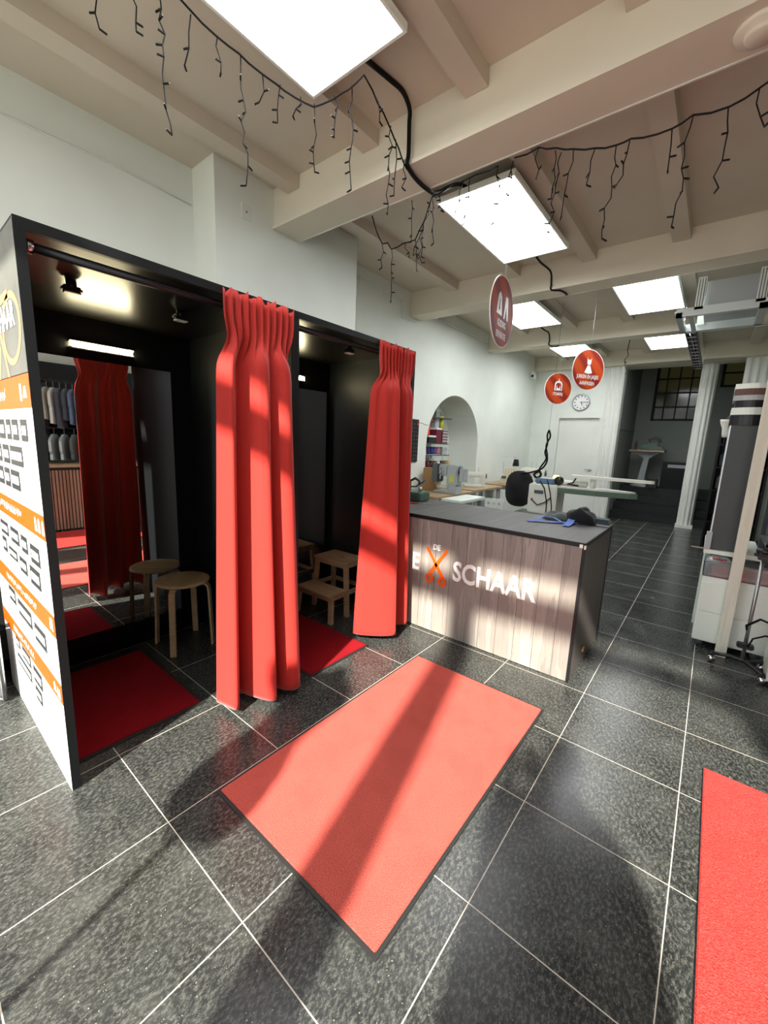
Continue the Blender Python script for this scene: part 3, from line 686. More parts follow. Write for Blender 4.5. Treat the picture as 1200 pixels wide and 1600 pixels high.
chain('unlit black icicle lights along the edge of the nearest light panel',
  [(-.85, -.45, 3.33), (-.62, -.32, 3.31), (-.515, -.12, 3.19), (-.53, -.03, 3.18), (-.535, .2, 3.172), (-.53, .4, 3.172), (-.485, .60, 3.168), (-.30, .625, 3.166), (-.14, .62, 3.172), (-.16, .80, 3.12), (-.20, .98, 3.07), (-.25, 1.13, 3.055), (-.235, 1.40, 3.05)],
  [(-.80, -.28, 3.30, .23, .02), (-.675, -.19, 3.29, .23, 0), (-.583, -.123, 3.24, .56, .03), (-.537, -.021, 3.17, .14, -.08), (-.534, .095, 3.17, .14, 0), (-.539, .21, 3.17, .54, .04), (-.534, .324, 3.17, .12, .0), (-.517, .415, 3.17, .145, -.02), (-.49, .52, 3.17, .07, -.05),
   (-.466, .591, 3.17, .32, .0), (-.346, .618, 3.17, .19, 0), (-.24, .638, 3.17, .45, 0), (-.145, .70, 3.14, .13, .05), (-.165, .86, 3.10, .42, .0), (-.185, .93, 3.08, .28, 0), (-.22, 1.06, 3.06, .14, 0)], 11)
chain('tangled black icicle lights drooping under the first beam left of the second light panel',
  [(-.766, 1.41, 3.06), (-.70, 1.40, 2.93), (-.653, 1.4, 2.845), (-.60, 1.4, 2.84), (-.565, 1.4, 2.79), (-.46, 1.4, 2.80), (-.36, 1.4, 2.80), (-.30, 1.4, 2.90), (-.24, 1.4, 3.02), (-.10, 1.41, 3.055), (.05, 1.41, 3.055), (.20, 1.41, 3.055)],
  [(-.653, 1.4, 2.84, .15, 0), (-.562, 1.4, 2.78, .33, .02), (-.322, 1.4, 2.80, .16, .02), (-.44, 1.4, 2.80, .10, .03), (-.405, 1.4, 3.05, .26, .01), (-.24, 1.4, 3.03, .32, -.14), (-.24, 1.4, 3.01, .27, .03), (-.30, 1.4, 2.90, .22, 0), (-.2, 1.4, 3.03, .12, .04), (-.36, 1.4, 2.80, .2, .03), (.02, 1.41, 3.05, .24, -.03), (-.02, 1.41, 3.05, .16, -.04), (.20, 1.41, 3.05, .29, .01)], 12)
chain('black icicle lights strung along the first beam at the right of the photo',
  [(.30, 1.405, 3.06), (.436, 1.405, 3.06), (.53, 1.40, 3.02), (.62, 1.40, 2.985), (.73, 1.40, 2.95), (.825, 1.40, 2.93), (.883, 1.40, 2.935), (1.053, 1.4, 2.912), (1.127, 1.4, 2.935), (1.25, 1.4, 2.918), (1.354, 1.4, 2.95), (1.50, 1.4, 3.03)],
  [(.29, 1.41, 3.05, .18, 0), (.436, 1.40, 3.06, .16, .0), (.528, 1.40, 3.012, .23, 0), (.56, 1.40, 2.99, .38, -.02), (.621, 1.40, 2.982, .31, -.02), (.728, 1.4, 2.949, .16, -.03), (.825, 1.4, 2.925, .41, -.01), (.883, 1.4, 2.93, .20, -.03), (1.053, 1.4, 2.907, .17, 0), (1.127, 1.4, 2.931, .44, -.02), (1.25, 1.4, 2.915, .31, 0), (1.345, 1.4, 2.948, .16, .03)], 13)

# hanging round signs
def sign(x, y, z, yaw, rad, lines, icon, label, ztop, attach=None):
    o = root('hanging_sign', label, 'hanging sign', (x, y, z), math.radians(yaw))
    T = Matrix.Rotation(PI/2, 4, 'X')
    b = MB(); k = 56
    b.prism([(rad*math.cos(2*PI*i/k), rad*math.sin(2*PI*i/k)) for i in range(k)], -.006, .0, 'print_white', T)
    b.prism([(rad*.965*math.cos(2*PI*i/k), rad*.965*math.sin(2*PI*i/k)) for i in range(k)], 0, .0015, 'sign_orange', T); b.build('disc', o)
    t = MB(); sz = rad*.26
    for i, ln in enumerate(lines):
        t.text(ln, sz, 'print_white', Matrix.Rotation(PI/2, 4, 'X') @ Matrix.Translation((0, -rad*(.42 + .32*i), .0018)), wid=.66, bold=.001, depth=.0005, align='CENTER')
    t.build('lettering', o)
    q = MB(); P = lambda pts: q.prism([(a*rad, c_*rad) for a, c_ in pts], .0018, .0024, 'print_white', T)
    if icon == 'dress':
        P([(-.13,.60),(-.09,.50),(.09,.50),(.13,.60),(.12,.34),(.08,.24),(-.08,.24),(-.12,.34)]); P([(-.08,.21),(.08,.21),(.25,-.14),(.14,-.17),(.0,-.19),(-.14,-.17),(-.25,-.14)])
    elif icon == 'coat':
        P([(-.28,-.12),(-.28,.30),(-.2,.44),(0,.50),(.2,.44),(.28,.30),(.28,-.12)]); q.prism([(-.05*rad,.02*rad),(.05*rad,.02*rad),(.16*rad,.36*rad),(-.16*rad,.36*rad)], .0026, .0030, 'sign_orange', T); P([(-.02,.48),(.02,.48),(.03,.62),(-.03,.62)])
        q.prism([(-.2*rad,-.1*rad),(-.15*rad,-.1*rad),(-.12*rad,.28*rad),(-.2*rad,.28*rad)], .0026, .0030, 'sign_orange', T); q.prism([(.2*rad,-.1*rad),(.15*rad,-.1*rad),(.12*rad,.28*rad),(.2*rad,.28*rad)], .0026, .0030, 'sign_orange', T)
    else:
        P([(-.50,-.12),(-.42,.40),(-.28,.52),(-.14,.40),(-.05,-.12)]); q.prism([(-.34*rad,.0),(-.24*rad,0),(-.27*rad,.32*rad),(-.30*rad,.32*rad)], .0026, .0030, 'sign_orange', T)
        P([(.10,-.15),(.2,.50),(.40,.50),(.50,-.15),(.40,-.15),(.30,.25),(.2,-.15)])
    q.build('pictogram', o)
    MB().tube([(0, 0, rad), (0, 0, ztop-z)], .0016, 'thread_w', 5).build('hanging_string', o); return o
sign(.08, 1.9, 2.40, 94, .238, ['KLEDING', 'REPARATIE'], 'clothes', 'round orange sign KLEDING REPARATIE hanging nearly edge on below the light panel', 3.19)
sign(.06, 4.55, 2.41, 56, .24, ['JURKEN EN JASJES', 'AANPASSEN'], 'dress', 'round orange sign with a white dress, JURKEN EN JASJES AANPASSEN', 3.37)
sign(-.65, 5.8, 2.37, 52, .24, ['STOMERIJ'], 'coat', 'round orange sign with a white jacket on a hanger, STOMERIJ', 3.37)

# smoke detector, vent plate, conduit, wall plate, CCTV, clock
b = MB(); b.lathe([(.085, 0), (.088, -.008), (.080, -.018), (.055, -.020), (.052, -.030), (.045, -.036), (.001, -.038)], 'beam', 36)
simple('smoke_detector', 'round cream smoke detector under the first beam at the top right', 'smoke detector', b, loc=(1.325, 1.262, BB))
simple('wall_plate', 'small square blank wall plate high on the white pier', 'wall plate', MB().box(0, 0, 0, .006, .085, .10, 'whitepaint').box(.006, .035, .045, .009, .045, .055, 'mdark'), loc=(-1.575, .86, 3.05))
simple('pipe_conduit', 'thin white conduit stepping down the left wall to the second beam', 'conduit', MB().tube([(-1.95, 2.13, 3.235), (-1.95, 3.38, 3.225), (-1.95, 3.385, 3.02), (-1.95, 3.70, 3.03)], .010, 'whitepaint', 8))
simple('pipe_conduit', 'thin white conduit along the left wall behind the second beam', 'conduit', MB().tube([(-1.95, 3.82, 3.2), (-1.95, 5.9, 3.2)], .010, 'whitepaint', 8))
simple('wall_cable', 'thin old cable along the recessed wall above the booth', 'cable', MB().tube([(-1.872, YF, 3.14), (-1.872, -.4, 3.125), (-1.872, .1, 3.14), (-1.872, .63, 3.12)], .005, 'whitepaint', 6))
cc = root('security_camera', 'small white security camera in the far left corner', 'security camera', (-1.93, 8.15, 2.96))
MB().box(-.03, -.03, -.02, .03, .03, .10, 'whitep').build('bracket', cc); MB().box(.0, -.12, -.05, .09, .0, .04, 'whitep', bev=.01).build('housing', cc); MB().cyl(0, 0, 0, .01, .028, 'blackplastic', 16, T=TR(.045, -.12, -.005, rx=PI/2)).build('lens', cc)
ck = root('wall_clock', 'round white wall clock with silver rim above the door', 'clock', (-.955, YB-.005, 2.425))
T = Matrix.Rotation(PI/2, 4, 'X')
MB().lathe([(.175, 0), (.175, .03), (.155, .035), (.152, .02), (.152, 0)], 'steel', 40, T=T).build('rim', ck)
MB().prism([(.155*math.cos(2*PI*i/40), .155*math.sin(2*PI*i/40)) for i in range(40)], .0, .012, 'print_white', T).build('dial', ck)
mk = MB()
for i in range(12): a = 2*PI*i/12; mk.box(-.008, .112, .012, .008, .14, .014, 'wire', T @ Matrix.Rotation(-a, 4, 'Z'))
mk.build('hour_marks', ck)
hd = MB(); hd.box(-.006, -.01, .015, .006, .075, .017, 'wire', T @ Matrix.Rotation(-math.radians(160), 4, 'Z')).box(-.005, -.02, .018, .005, .12, .020, 'wire', T @ Matrix.Rotation(-math.radians(92), 4, 'Z')); hd.build('hands', ck)

# suspended metal frame with grey box, and the cable tray
hf = root('suspended_frame', 'suspended galvanised metal frame with a grey box hanging at the upper right', 'metal frame', (.93, 3.95, 2.74))
b = MB()
for yy in (0, .62): b.box(0, yy, 0, .66, yy+.045, .05, 'alu').box(0, yy, .05, .66, yy+.012, .075, 'alu')
b.box(0, 0, 0, .05, .66, .04, 'alu').box(.60, 0, 0, .66, .66, .04, 'alu').box(.1, .045, 0, .14, .62, .01, 'alu'); b.build('bottom_rails', hf)
for xx in (.135, .57):
    MB().box(xx, .60, .05, xx+.065, .63, .33, 'whitep').build('upright', hf); b = MB(); b.box(xx, 0, .05, xx+.065, .03, .33, 'whitep')
    for j in range(3): b.box(xx+.012+.02*j, -.003, .07, xx+.018+.02*j, 0, .32, 'mdark')
    b.build('upright', hf)
MB().box(.20, .08, .06, .60, .56, .31, 'mgrey').build('grey_box', hf)
MB().box(.17, .2, .31, .18, .21, .64, 'steel').build('hanger_rod', hf); MB().box(.61, .2, .02, .62, .21, .64, 'steel').build('hanger_rod', hf)
MB().box(-.02, .05, .05, .10, .2, .075, 'whitep', bev=.008).build('side_clip', hf)
tr_ = root('cable_tray', 'dark cable tray full of cables running under the ceiling to the back', 'cable tray', (.90, 5.2, 2.93))
b = MB(); b.box(0, 0, 0, .012, 3.1, .05, 'mdark').box(.11, 0, 0, .122, 3.1, .05, 'mdark')
for i in range(13): b.box(0, .05+.25*i, 0, .12, .07+.25*i, .01, 'steel')
b.build('tray_frame', tr_); b = MB(); rnd = random.Random(4)
for i in range(9):
    x = .015+.011*i; b.tube([(x+rnd.uniform(-.008, .008), j*.31, .02+rnd.uniform(0, .02)) for j in range(11)], .008, rnd.choice(['wire', 'mdark', 'blackplastic']), 5)
o = b.build('cables', tr_)
MB().box(.0, 0, .05, .006, .01, .44, 'steel').build('hanger_rod', tr_); MB().box(.11, 3.0, .05, .116, 3.01, .44, 'steel').build('hanger_rod', tr_)
simple('hanging_wire', 'loose knotted wire hanging from the third bay near the far opening', 'wire', MB().tube([(.02, 7.2, 3.37), (.0, 7.2, 3.15), (.02, 7.2, 3.05), (-.03, 7.2, 2.98), (.01, 7.2, 2.93), (-.02, 7.2, 2.96), (.0, 7.2, 2.88), (.03, 7.2, 2.80), (.02, 7.2, 2.74)], .006, 'wire', 6))

# ============================================================ WORKSHOP BEHIND THE COUNTER
def table(label, x0, y0, x1, y1, z=.76, top='worktop', th=.035, legm='mgrey', kind='workbench'):
    o = root(kind, label, 'workbench', (x0, y0, 0)); w, h_ = x1-x0, y1-y0
    MB().box(0, 0, z-th, w, h_, z, top, bev=.005).build('tabletop', o)
    for (lx, ly) in ((.06, .06), (w-.06, .06), (.06, h_-.06), (w-.06, h_-.06)):
        MB().box(lx-.02, ly-.02, 0, lx+.02, ly+.02, z-th, legm).build('leg', o)
    MB().box(.06, h_/2-.02, .12, w-.06, h_/2+.02, .15, legm).build('cross_bar', o); MB().box(.06, .06, z-th-.05, w-.06, .09, z-th, legm).build('apron', o)
    return o
table('brown topped sewing bench under the grey sewing machine in front of the arch', -1.93, 3.45, -1.32, 4.55)
table('small white topped side table beside the grey sewing machine', -1.30, 3.55, -1.0, 4.25, .74, 'whitep', .04)
table('sewing bench carrying the small white buttonhole machine', -1.93, 4.65, -1.38, 5.75)
table('bench with cream overlocker machines against the far left wall', -1.90, 5.95, -.75, 6.75, .76)
table('low sewing table with its machine tray directly behind the counter', -1.93, 2.55, -1.05, 3.25, .74, 'whitep', .05)
# grey industrial sewing machine (arm machine seen from its needle end)
sm = root('sewing_machine', 'large grey industrial sewing machine standing before the arched niche', 'sewing machine', (-1.50, 4.0, .76))
MB().box(-.16, -.07, 0, .20, .11, .03, 'mgrey', bev=.006).box(.06, -.07, .03, .20, .11, .12, 'mgrey', bev=.01).tube([(-.14, .0, .085), (.08, .0, .085)], .032, 'mwhite', 16).build('bed', sm)
MB().box(.04, -.075, .12, .20, .10, .40, 'mgrey', bev=.015).box(-.10, -.075, .24, .06, .09, .40, 'mgrey', bev=.02).build('arm', sm)
MB().box(-.20, -.08, .15, -.095, .09, .405, 'mdark', bev=.012).build('head_cover', sm)
MB().box(-.165, -.015, .10, -.155, -.005, .16, 'steel').box(-.06, -.09, .20, -.045, -.075, .36, 'steel').cyl(0, 0, 0, .02, .022, 'steel', 14, T=TR(-.03, -.075, .30, rx=PI/2)).tube([(-.05, -.09, .36), (-.02, -.1, .30), (-.07, -.1, .25), (-.12, -.05, .15)], .003, 'wire', 5).build('needle_bar', sm)
MB().box(.09, -.079, .17, .16, -.074, .25, 'yellow').build('label', sm)
MB().cyl(0, 0, 0, .03, .05, 'mdark', 20, T=TR(.20, .0, .34, ry=PI/2)).box(.23, -.06, .18, .30, .06, .36, 'mgrey', bev=.01).build('motor_wheel', sm)
MB().tube([(-.12, .05, .40), (-.12, .05, .62)], .004, 'steel', 6).tube([(-.16, .05, .60), (-.02, .05, .60)], .003, 'steel', 6).build('thread_stand', sm)
def smallmachine(x, y, z, rz, label, m='mwhite', s=1.0):
    o = root('sewing_machine', label, 'sewing machine', (x, y, z), rz)
    MB().box(-.2*s, -.09*s, 0, .2*s, .09*s, .05*s, m, bev=.012*s).build('bed', o)
    MB().box(.10*s, -.07*s, .05*s, .19*s, .07*s, .27*s, m, bev=.02*s).box(-.17*s, -.06*s, .19*s, .12*s, .06*s, .29*s, m, bev=.025*s).box(-.19*s, -.055*s, .11*s, -.11*s, .055*s, .28*s, m, bev=.015*s).build('arm', o)
    MB().cyl(0, 0, 0, .025*s, .045*s, 'mdark', 18, T=TR(.19*s, 0, .22*s, ry=PI/2)).build('hand_wheel', o)
    MB().box(-.155*s, -.008*s, .05*s, -.145*s, .008*s, .12*s, 'steel').build('needle', o)
    b = MB(); b.tube([(-.02*s, 0, .28*s), (-.02*s, 0, .40*s)], .004, 'steel', 6).tube([(.05*s, 0, .28*s), (.05*s, 0, .38*s)], .004, 'steel', 6); b.build('spool_pin', o); return o
smallmachine(-1.62, 5.15, .76, .5, 'small white sewing machine to the right of the large grey one', s=.85)
smallmachine(-1.10, 6.35, .76, .2, 'white sewing machine behind the black office chair', s=1.1)
def overlocker(x, y, z, rz, label):
    o = root('overlock_machine', label, 'sewing machine', (x, y, z), rz)
    MB().box(-.14, -.12, 0, .14, .12, .16, 'mcream', bev=.02).box(-.10, -.08, .16, .14, .10, .29, 'mcream', bev=.025).build('body', o)
    b = MB()
    for i in range(4): b.box(-.09+.05*i, -.10, .15, -.07+.05*i, -.08, .27, 'mwhite', bev=.004)
    b.build('tension_dials', o); MB().box(-.12, -.125, .10, -.04, -.10, .15, 'mdark').build('presser_foot', o)
    MB().tube([(-.1, .11, .2), (-.1, .11, .50)], .004, 'steel', 6).tube([(.08, .11, .2), (.08, .11, .50)], .004, 'steel', 6).tube([(-.13, .11, .49), (.13, .11, .49)], .003, 'steel', 6).build('thread_stand', o)
    return o
overlocker(-1.50, 6.25, .76, .4, 'cream overlocker left of the black chair under two thread rods')
def spool(x, y, z, m, label, group, r=.028, h_=.085):
    o = root('thread_spool', label, 'thread spool', (x, y, z), group=group)
    MB().lathe([(r*.8, .004), (r, .01), (r*.86, h_*.5), (r*.72, h_-.006), (r*.3, h_)], m, 14).build('thread', o)
    MB().cyl(0, 0, 0, .005, r, 'whitep', 14).build('spool_base', o); return o
spool(-1.38, 6.25, .93+.16, 'blackcloth', 'black thread cone on the overlocker rods', None, .06, .13)
# niche shelves
NX0, NX1 = -2.50, -1.99
nsh = [(1.005, 4.18, 5.45), (1.24, 4.18, 5.25), (1.43, 4.20, 5.20), (1.86, 4.70, 5.35)]
nl = ['lowest shelf in the arched niche with thread cones', 'middle shelf in the arched niche with coloured cones', 'third shelf in the arched niche carrying boxes and tins', 'short top shelf in the arched niche']
for (z, a, b_), lb in zip(nsh, nl):
    o = root('wall_shelf', lb, 'shelf', (NX0, a, z)); dep = .30 if z < 1.8 else .25
    MB().box(0, 0, 0, dep, b_-a, .016, 'mdark').build('board', o); MB().box(0, .1, -.06, .012, .12, 0, 'steel').box(0, b_-a-.12, -.06, .012, b_-a-.1, 0, 'steel').build('bracket', o)
cols = {'white': (.75,.75,.78), 'rose': (.55,.2,.22), 'pink': (.72,.38,.36), 'sky': (.12,.35,.5), 'navy': (.02,.03,.16), 'violet': (.14,.08,.4), 'maroon': (.16,.01,.03), 'brown': (.22,.12,.05), 'ochre': (.42,.27,.08), 'black': (.01,.01,.012), 'lilac': (.5,.42,.6)}
for k, c_ in cols.items(): M['th_'+k] = mat('thread_'+k, c_, .6)
low = ['white', 'lilac', 'black', 'maroon', 'maroon', 'black', 'brown', 'white', 'black', 'brown', 'ochre']
mid = ['black', 'sky', 'rose', 'pink', 'navy', 'navy', 'violet', 'rose', 'maroon']
def count_label(i, c_, seen, where, nxt):
    return '%s thread cone on the %s shelf of the niche%s' % (c_, where, nxt)
def row(names, z, y0, y1, where):
    for i, c_ in enumerate(names):
        l = names[i-1] if i else None; r_ = names[i+1] if i < len(names)-1 else None
        nb = 'at the left end' if l is None else ('at the right end' if r_ is None else 'between the %s and the %s one' % (l, r_))
        spool(NX0+.20, y0+(y1-y0)*i/(len(names)-1), z+.016, 'th_'+c_, '%s thread cone on the %s niche shelf %s' % (c_, where, nb), 'thread cones in the arched niche', .045, .13)
row(low, 1.005, 4.28, 5.38, 'lowest'); row(mid, 1.24, 4.28, 5.12, 'middle')
def crate(name, label, cat, x, y, z, w, dd, h_, m, lid=None, rz=0):
    o = root(name, label, cat, (x, y, z), rz); MB().box(-w/2, -dd/2, 0, w/2, dd/2, h_, m, bev=.005).build('body', o)
    if lid: MB().box(-w/2-.004, -dd/2-.004, h_-.025, w/2+.004, dd/2+.004, h_+.004, lid, bev=.003).build('lid', o)
    return o
crate('storage_box', 'dark teal box at the left end of the third niche shelf', 'box', NX0+.16, 4.40, 1.446, .24, .30, .12, 'greenm', 'mdark')
crate('storage_box', 'black round topped box with a white lid on the third niche shelf', 'box', NX0+.16, 4.72, 1.446, .22, .22, .12, 'blackplastic', 'whitep')
crate('storage_box', 'maroon box left of the spotted basket in the niche', 'box', NX0+.16, 4.92, 1.446, .22, .16, .25, 'th_maroon', 'whitep')
crate('storage_box', 'orange red box standing on the dark teal box in the niche', 'box', NX0+.16, 4.66, 1.575, .12, .10, .22, 'print_red', 'th_pink')
crate('storage_box', 'brown parcel tube at the top of the niche beside the silver one', 'box', NX0+.15, 4.78, 1.80, .12, .10, .25, 'th_brown', 'th_pink')
crate('storage_box', 'silver grey tall box under the short top shelf of the niche', 'box', NX0+.13, 4.98, 1.70, .12, .12, .30, 'mgrey', 'whitep')
b = MB(); b.cyl(0, 0, 0, .24, .045, 'yellow', 18); simple('yellow_roll', 'yellow roll standing upright on the spotted basket in the niche', 'roll', b, loc=(NX0+.16, 5.14, 1.665))
bk = root('spotted_basket', 'brown basket with cream spots on the third shelf of the niche', 'basket', (NX0+.16, 5.11, 1.446))
MB().box(-.12, -.09, 0, .12, .09, .215, 'brown', bev=.006).build('body', bk)
b = MB()
for i in range(5):
    for j in range(4): b.box(.12, -.075+.033*i, .03+.048*j, .123, -.055+.033*i, .05+.048*j, 'th_white')
b.build('spots', bk)
crate('storage_box', 'clear bag of pale padding on the middle shelf at the right', 'bag', NX0+.16, 5.16, 1.256, .2, .16, .12, 'plasticbag')
# paper bag at the left of the niche
pb = root('paper_bag', 'brown paper bag standing left of the grey sewing machine', 'bag', (-1.80, 4.10, .76), .15)
MB().box(-.11, -.08, 0, .11, .08, .33, 'kraft').box(-.11, -.002, .33, .11, .002, .335, 'kraft').build('body', pb); MB().tube([(-.04, 0, .33), (-.03, 0, .40), (.03, 0, .40), (.04, 0, .33)], .004, 'kraft', 6).build('handle', pb)
simple('wall_chart', 'narrow dark chart of button samples on the wall beside the booth', 'chart', (lambda b: [b.box(0, 0, 0, .015, .20, .60, 'blackplastic')] + [b.box(.015, .025+.06*(i % 3), .03+.055*(i//3), .02, .043+.06*(i % 3), .05+.055*(i//3), 'greycloth') for i in range(30)] and b)(MB()), loc=(-1.965, 3.70, 1.17))
simple('wall_hook', 'small red hook with a bent wire on the wall left of the niche', 'hook', MB().box(0, 0, 0, .02, .03, .06, 'red').tube([(.02, .015, .04), (.05, .08, .03), (.04, .2, .01), (.03, .26, .02)], .004, 'mdark', 6), loc=(-1.965, 3.86, 1.69))
# office chair
oc = root('office_chair', 'black upholstered office chair with rounded back behind the counter', 'chair', (-.46, 4.05, 0), math.radians(15))
b = MB(); prof = []
for i in range(24):
    a = 2*PI*i/24; prof.append((.165*math.copysign(abs(math.cos(a))**.75, math.cos(a)), .225*math.copysign(abs(math.sin(a))**.7, math.sin(a))))
T = TR(0, -.02, .93, rx=PI/2)
t = bmesh.new(); vs = [t.verts.new((p[0], p[1], 0)) for p in prof]; t.faces.new(vs); r_ = bmesh.ops.extrude_face_region(t, geom=list(t.faces)); bmesh.ops.translate(t, vec=(0, 0, .06), verts=[v for v in r_['geom'] if isinstance(v, bmesh.types.BMVert)]); bmesh.ops.bevel(t, geom=list(t.edges), offset=.018, segments=2, affect='EDGES'); b.absorb(t, 'blackcloth', T, True)
b.build('backrest', oc); MB().box(-.23, .0, .46, .23, .44, .53, 'blackcloth', bev=.025).build('seat', oc)
MB().tube([(0, .02, .62), (0, .05, .44), (0, .2, .44)], .022, 'blackplastic', 8).build('back_support', oc)
for sx in (-1, 1): MB().tube([(sx*.24, .2, .46), (sx*.29, .2, .50), (sx*.29, .12, .70), (sx*.29, .32, .71)], .014, 'blackplastic', 8).build('armrest', oc)
MB().cyl(0, .2, .10, .46, .028, 'steel', 12).build('column', oc)
for i in range(5):
    a = 2*PI*i/5; c_ = MB().tube([(0, .2, .10), (.28*math.cos(a), .2+.28*math.sin(a), .07)], .018, 'blackplastic', 8).build('foot', oc)
    MB().cyl(0, 0, -.012, .012, .027, 'blackplastic', 12, T=TR(.28*math.cos(a), .2+.28*math.sin(a), .03, rx=PI/2)).build('caster', c_)
# small white metal chair
mc = root('metal_chair', 'white metal chair with three holes in its back behind the counter', 'chair', (-.33, 3.0, 0), math.radians(12))
b = MB()
T = TR(0, 0, .70, rx=PI/2)
def holed(b, w, h_, holes, rr, m, T):
    # plate with round holes: build strips between the holes
    n_ = len(holes); k = 16
    xs = [-w/2] + [(holes[i]+holes[i+1])/2 for i in range(n_-1)] + [w/2]
    for i, hx in enumerate(holes):
        x0, x1 = xs[i], xs[i+1]; outer = []; inner = []
        for j in range(k):
            a = 2*PI*j/k+PI/4; c_, s_ = math.cos(a), math.sin(a); inner.append((hx+rr*c_, rr*s_))
            tx = ((x1-hx) if c_ > 0 else (hx-x0))/max(abs(c_), 1e-6); ty = (h_/2)/max(abs(s_), 1e-6); q = min(tx, ty); outer.append((hx+q*c_, q*s_))
        v = [(*p, 0) for p in outer]+[(*p, 0) for p in inner]+[(*p, .012) for p in outer]+[(*p, .012) for p in inner]
        f_ = []
        for j in range(k):
            j2 = (j+1) % k; f_ += [(j, j2, k+j2, k+j), (2*k+j, 3*k+j, 3*k+j2, 2*k+j2), (k+j, k+j2, 3*k+j2, 3*k+j), (j, 2*k+j, 2*k+j2, j2)]
        b.add(v, f_, m, False, T)
T = TR(0, 0, .85, rx=PI/2)
holed(b, .19, .11, (-.055, 0, .055), .014, 'whitep', T); b.build('backrest', mc)
MB().box(-.19, .0, .44, .19, .36, .455, 'whitep', bev=.006).build('seat', mc)
for (x, y) in ((-.17, .02), (.17, .02), (-.17, .34), (.17, .34)): MB().tube([(x*.45 if y < .1 else x, y, .80 if y < .1 else .44), (x, y, .44), (x*1.08, y, 0)], .012, 'whitep', 8).build('leg', mc)
# ironing station
ir = root('ironing_station', 'white ironing and steam station with green padded board and swing arm', 'ironing station', (-.02, 3.85, 0))
MB().box(-.20, -.16, 0, .14, .16, .66, 'mwhite', bev=.01).box(-.20, -.16, .70, .12, .16, 1.04, 'mwhite', bev=.012).box(-.18, -.14, .66, .12, .14, .70, 'mgrey').build('cabinet', ir)
MB().box(-.13, -.167, .93, -.03, -.16, .97, 'mdark').cyl(0, 0, 0, .01, .012, 'red', 12, T=TR(-.15, -.16, .86, rx=PI/2)).build('control_panel', ir)
b = MB(); b.prism([(.12, -.16), (.5, -.14), (.80, -.05), (.87, .0), (.80, .05), (.5, .14), (.12, .16)], .965, 1.02, 'green'); b.prism([(.12, -.155), (.5, -.135), (.8, -.045), (.85, 0), (.8, .045), (.5, .135), (.12, .155)], 1.02, 1.035, 'whitecloth'); b.build('padded_board', ir)
MB().prism([(.22, -.05), (.6, -.055), (.98, -.02), (1.0, 0), (.98, .02), (.6, .055), (.22, .05)], 1.135, 1.165, 'mwhite').build('sleeve_board', ir)
MB().cyl(.44, 0, 1.03, 1.135, .028, 'mwhite', 14).tube([(.26, 0, 1.135), (.24, -.02, 1.08), (.18, -.02, 1.06), (.30, -.03, 1.05)], .008, 'wire', 6).build('board_post', ir)
MB().tube([(-.12, .02, 1.075), (.38, .02, 1.065)], .032, 'mwhite', 14).cyl(0, 0, 0, .03, .05, 'blackplastic', 18, T=TR(.10, -.05, 1.09, rx=PI/2)).build('roller', ir)
b = MB(); b.tube([(-.08, -.16, 1.08), (-.02, -.17, 1.0), (.02, -.17, .85), (.03, -.17, .62), (.0, -.17, .45)], .006, 'wire', 6).tube([(.0, -.16, 1.1), (.05, -.17, .95), (.08, -.17, .8), (.09, -.17, .5)], .006, 'wire', 6).tube([(-.16, -.165, .86), (-.08, -.17, .80), (.0, -.17, .84), (.06, -.17, .9)], .006, 'wire', 6); b.build('hose', ir)
MB().box(-.16, -.10, 1.04, .06, .1, 1.10, 'bluecloth', bev=.015).build('pad', ir)
M['lampglow'] = mat('yellow_work_lamp', (1.0, .95, .35), .5, emis=1.6)
MB().box(-.02, .10, 1.06, .05, .13, 1.14, 'lampglow', bev=.008).build('work_lamp', ir)
simple('iron_flex', 'looped black iron flex hanging down before the far door', 'flex', (lambda b: (b.tube([(-.145, 3.98, 3.06), (-.15, 3.98, 1.66)], .0012, 'wire', 4), b.tube([(-.15, 3.98, 1.66), (-.165, 3.98, 1.60), (-.15, 3.97, 1.5), (-.17, 3.98, 1.4), (-.15, 3.98, 1.32), (-.20, 3.97, 1.22), (-.22, 3.97, 1.16)], .010, 'wire', 7), b.tube([(-.15, 3.98, 1.66), (-.13, 3.98, 1.58), (-.165, 3.98, 1.48), (-.14, 3.98, 1.36), (-.14, 3.98, 1.28), (-.19, 3.98, 1.20), (-.30, 3.95, 1.15), (-.42, 3.95, 1.12)], .010, 'wire', 7), b.tube([(-.22, 3.97, 1.19), (-.18, 3.95, 1.13), (-.22, 3.94, 1.09), (-.26, 3.95, 1.13), (-.21, 3.97, 1.17)], .014, 'wire', 7)) and b)(MB()))

# back room things
bt = root('press_table', 'small table with a grey steel pedestal on the raised back room floor', 'table', (.20, 9.98, .66))
MB().box(-.32, -.25, .79, .34, .25, .83, 'worktop').build('tabletop', bt)
MB().prism([(-.25, .79), (.25, .79), (.05, .63), (.02, .08), (-.12, .08), (-.05, .63)], -.04, .04, 'mgrey', TR(0, 0, 0, rx=PI/2)).build('pedestal', bt)
MB().lathe([(.22, .0), (.22, .03), (.06, .09), (.02, .09)], 'mgrey', 24, sx=1.15).build('base', bt)
om = root('old_machine', 'old dark green machine standing on the pedestal table in the back room', 'machine', (.26, 9.98, 1.49))
MB().box(-.22, -.12, 0, .24, .12, .09, 'greenm', bev=.02).build('base', om)
MB().box(-.10, -.08, .09, .14, .08, .16, 'greenm', bev=.02).tube([(-.02, 0, .14), (-.05, 0, .24), (.05, 0, .28), (.15, 0, .24), (.16, 0, .16)], .03, 'mdark', 8).build('arm', om)
simple('brown_bottle', 'small brown bottle on the pedestal table beside the green machine', 'bottle', MB().lathe([(.035, 0), (.035, .13), (.015, .17), (.015, .21), (.001, .21)], 'brown', 14), loc=(-.04, 9.98, 1.49))
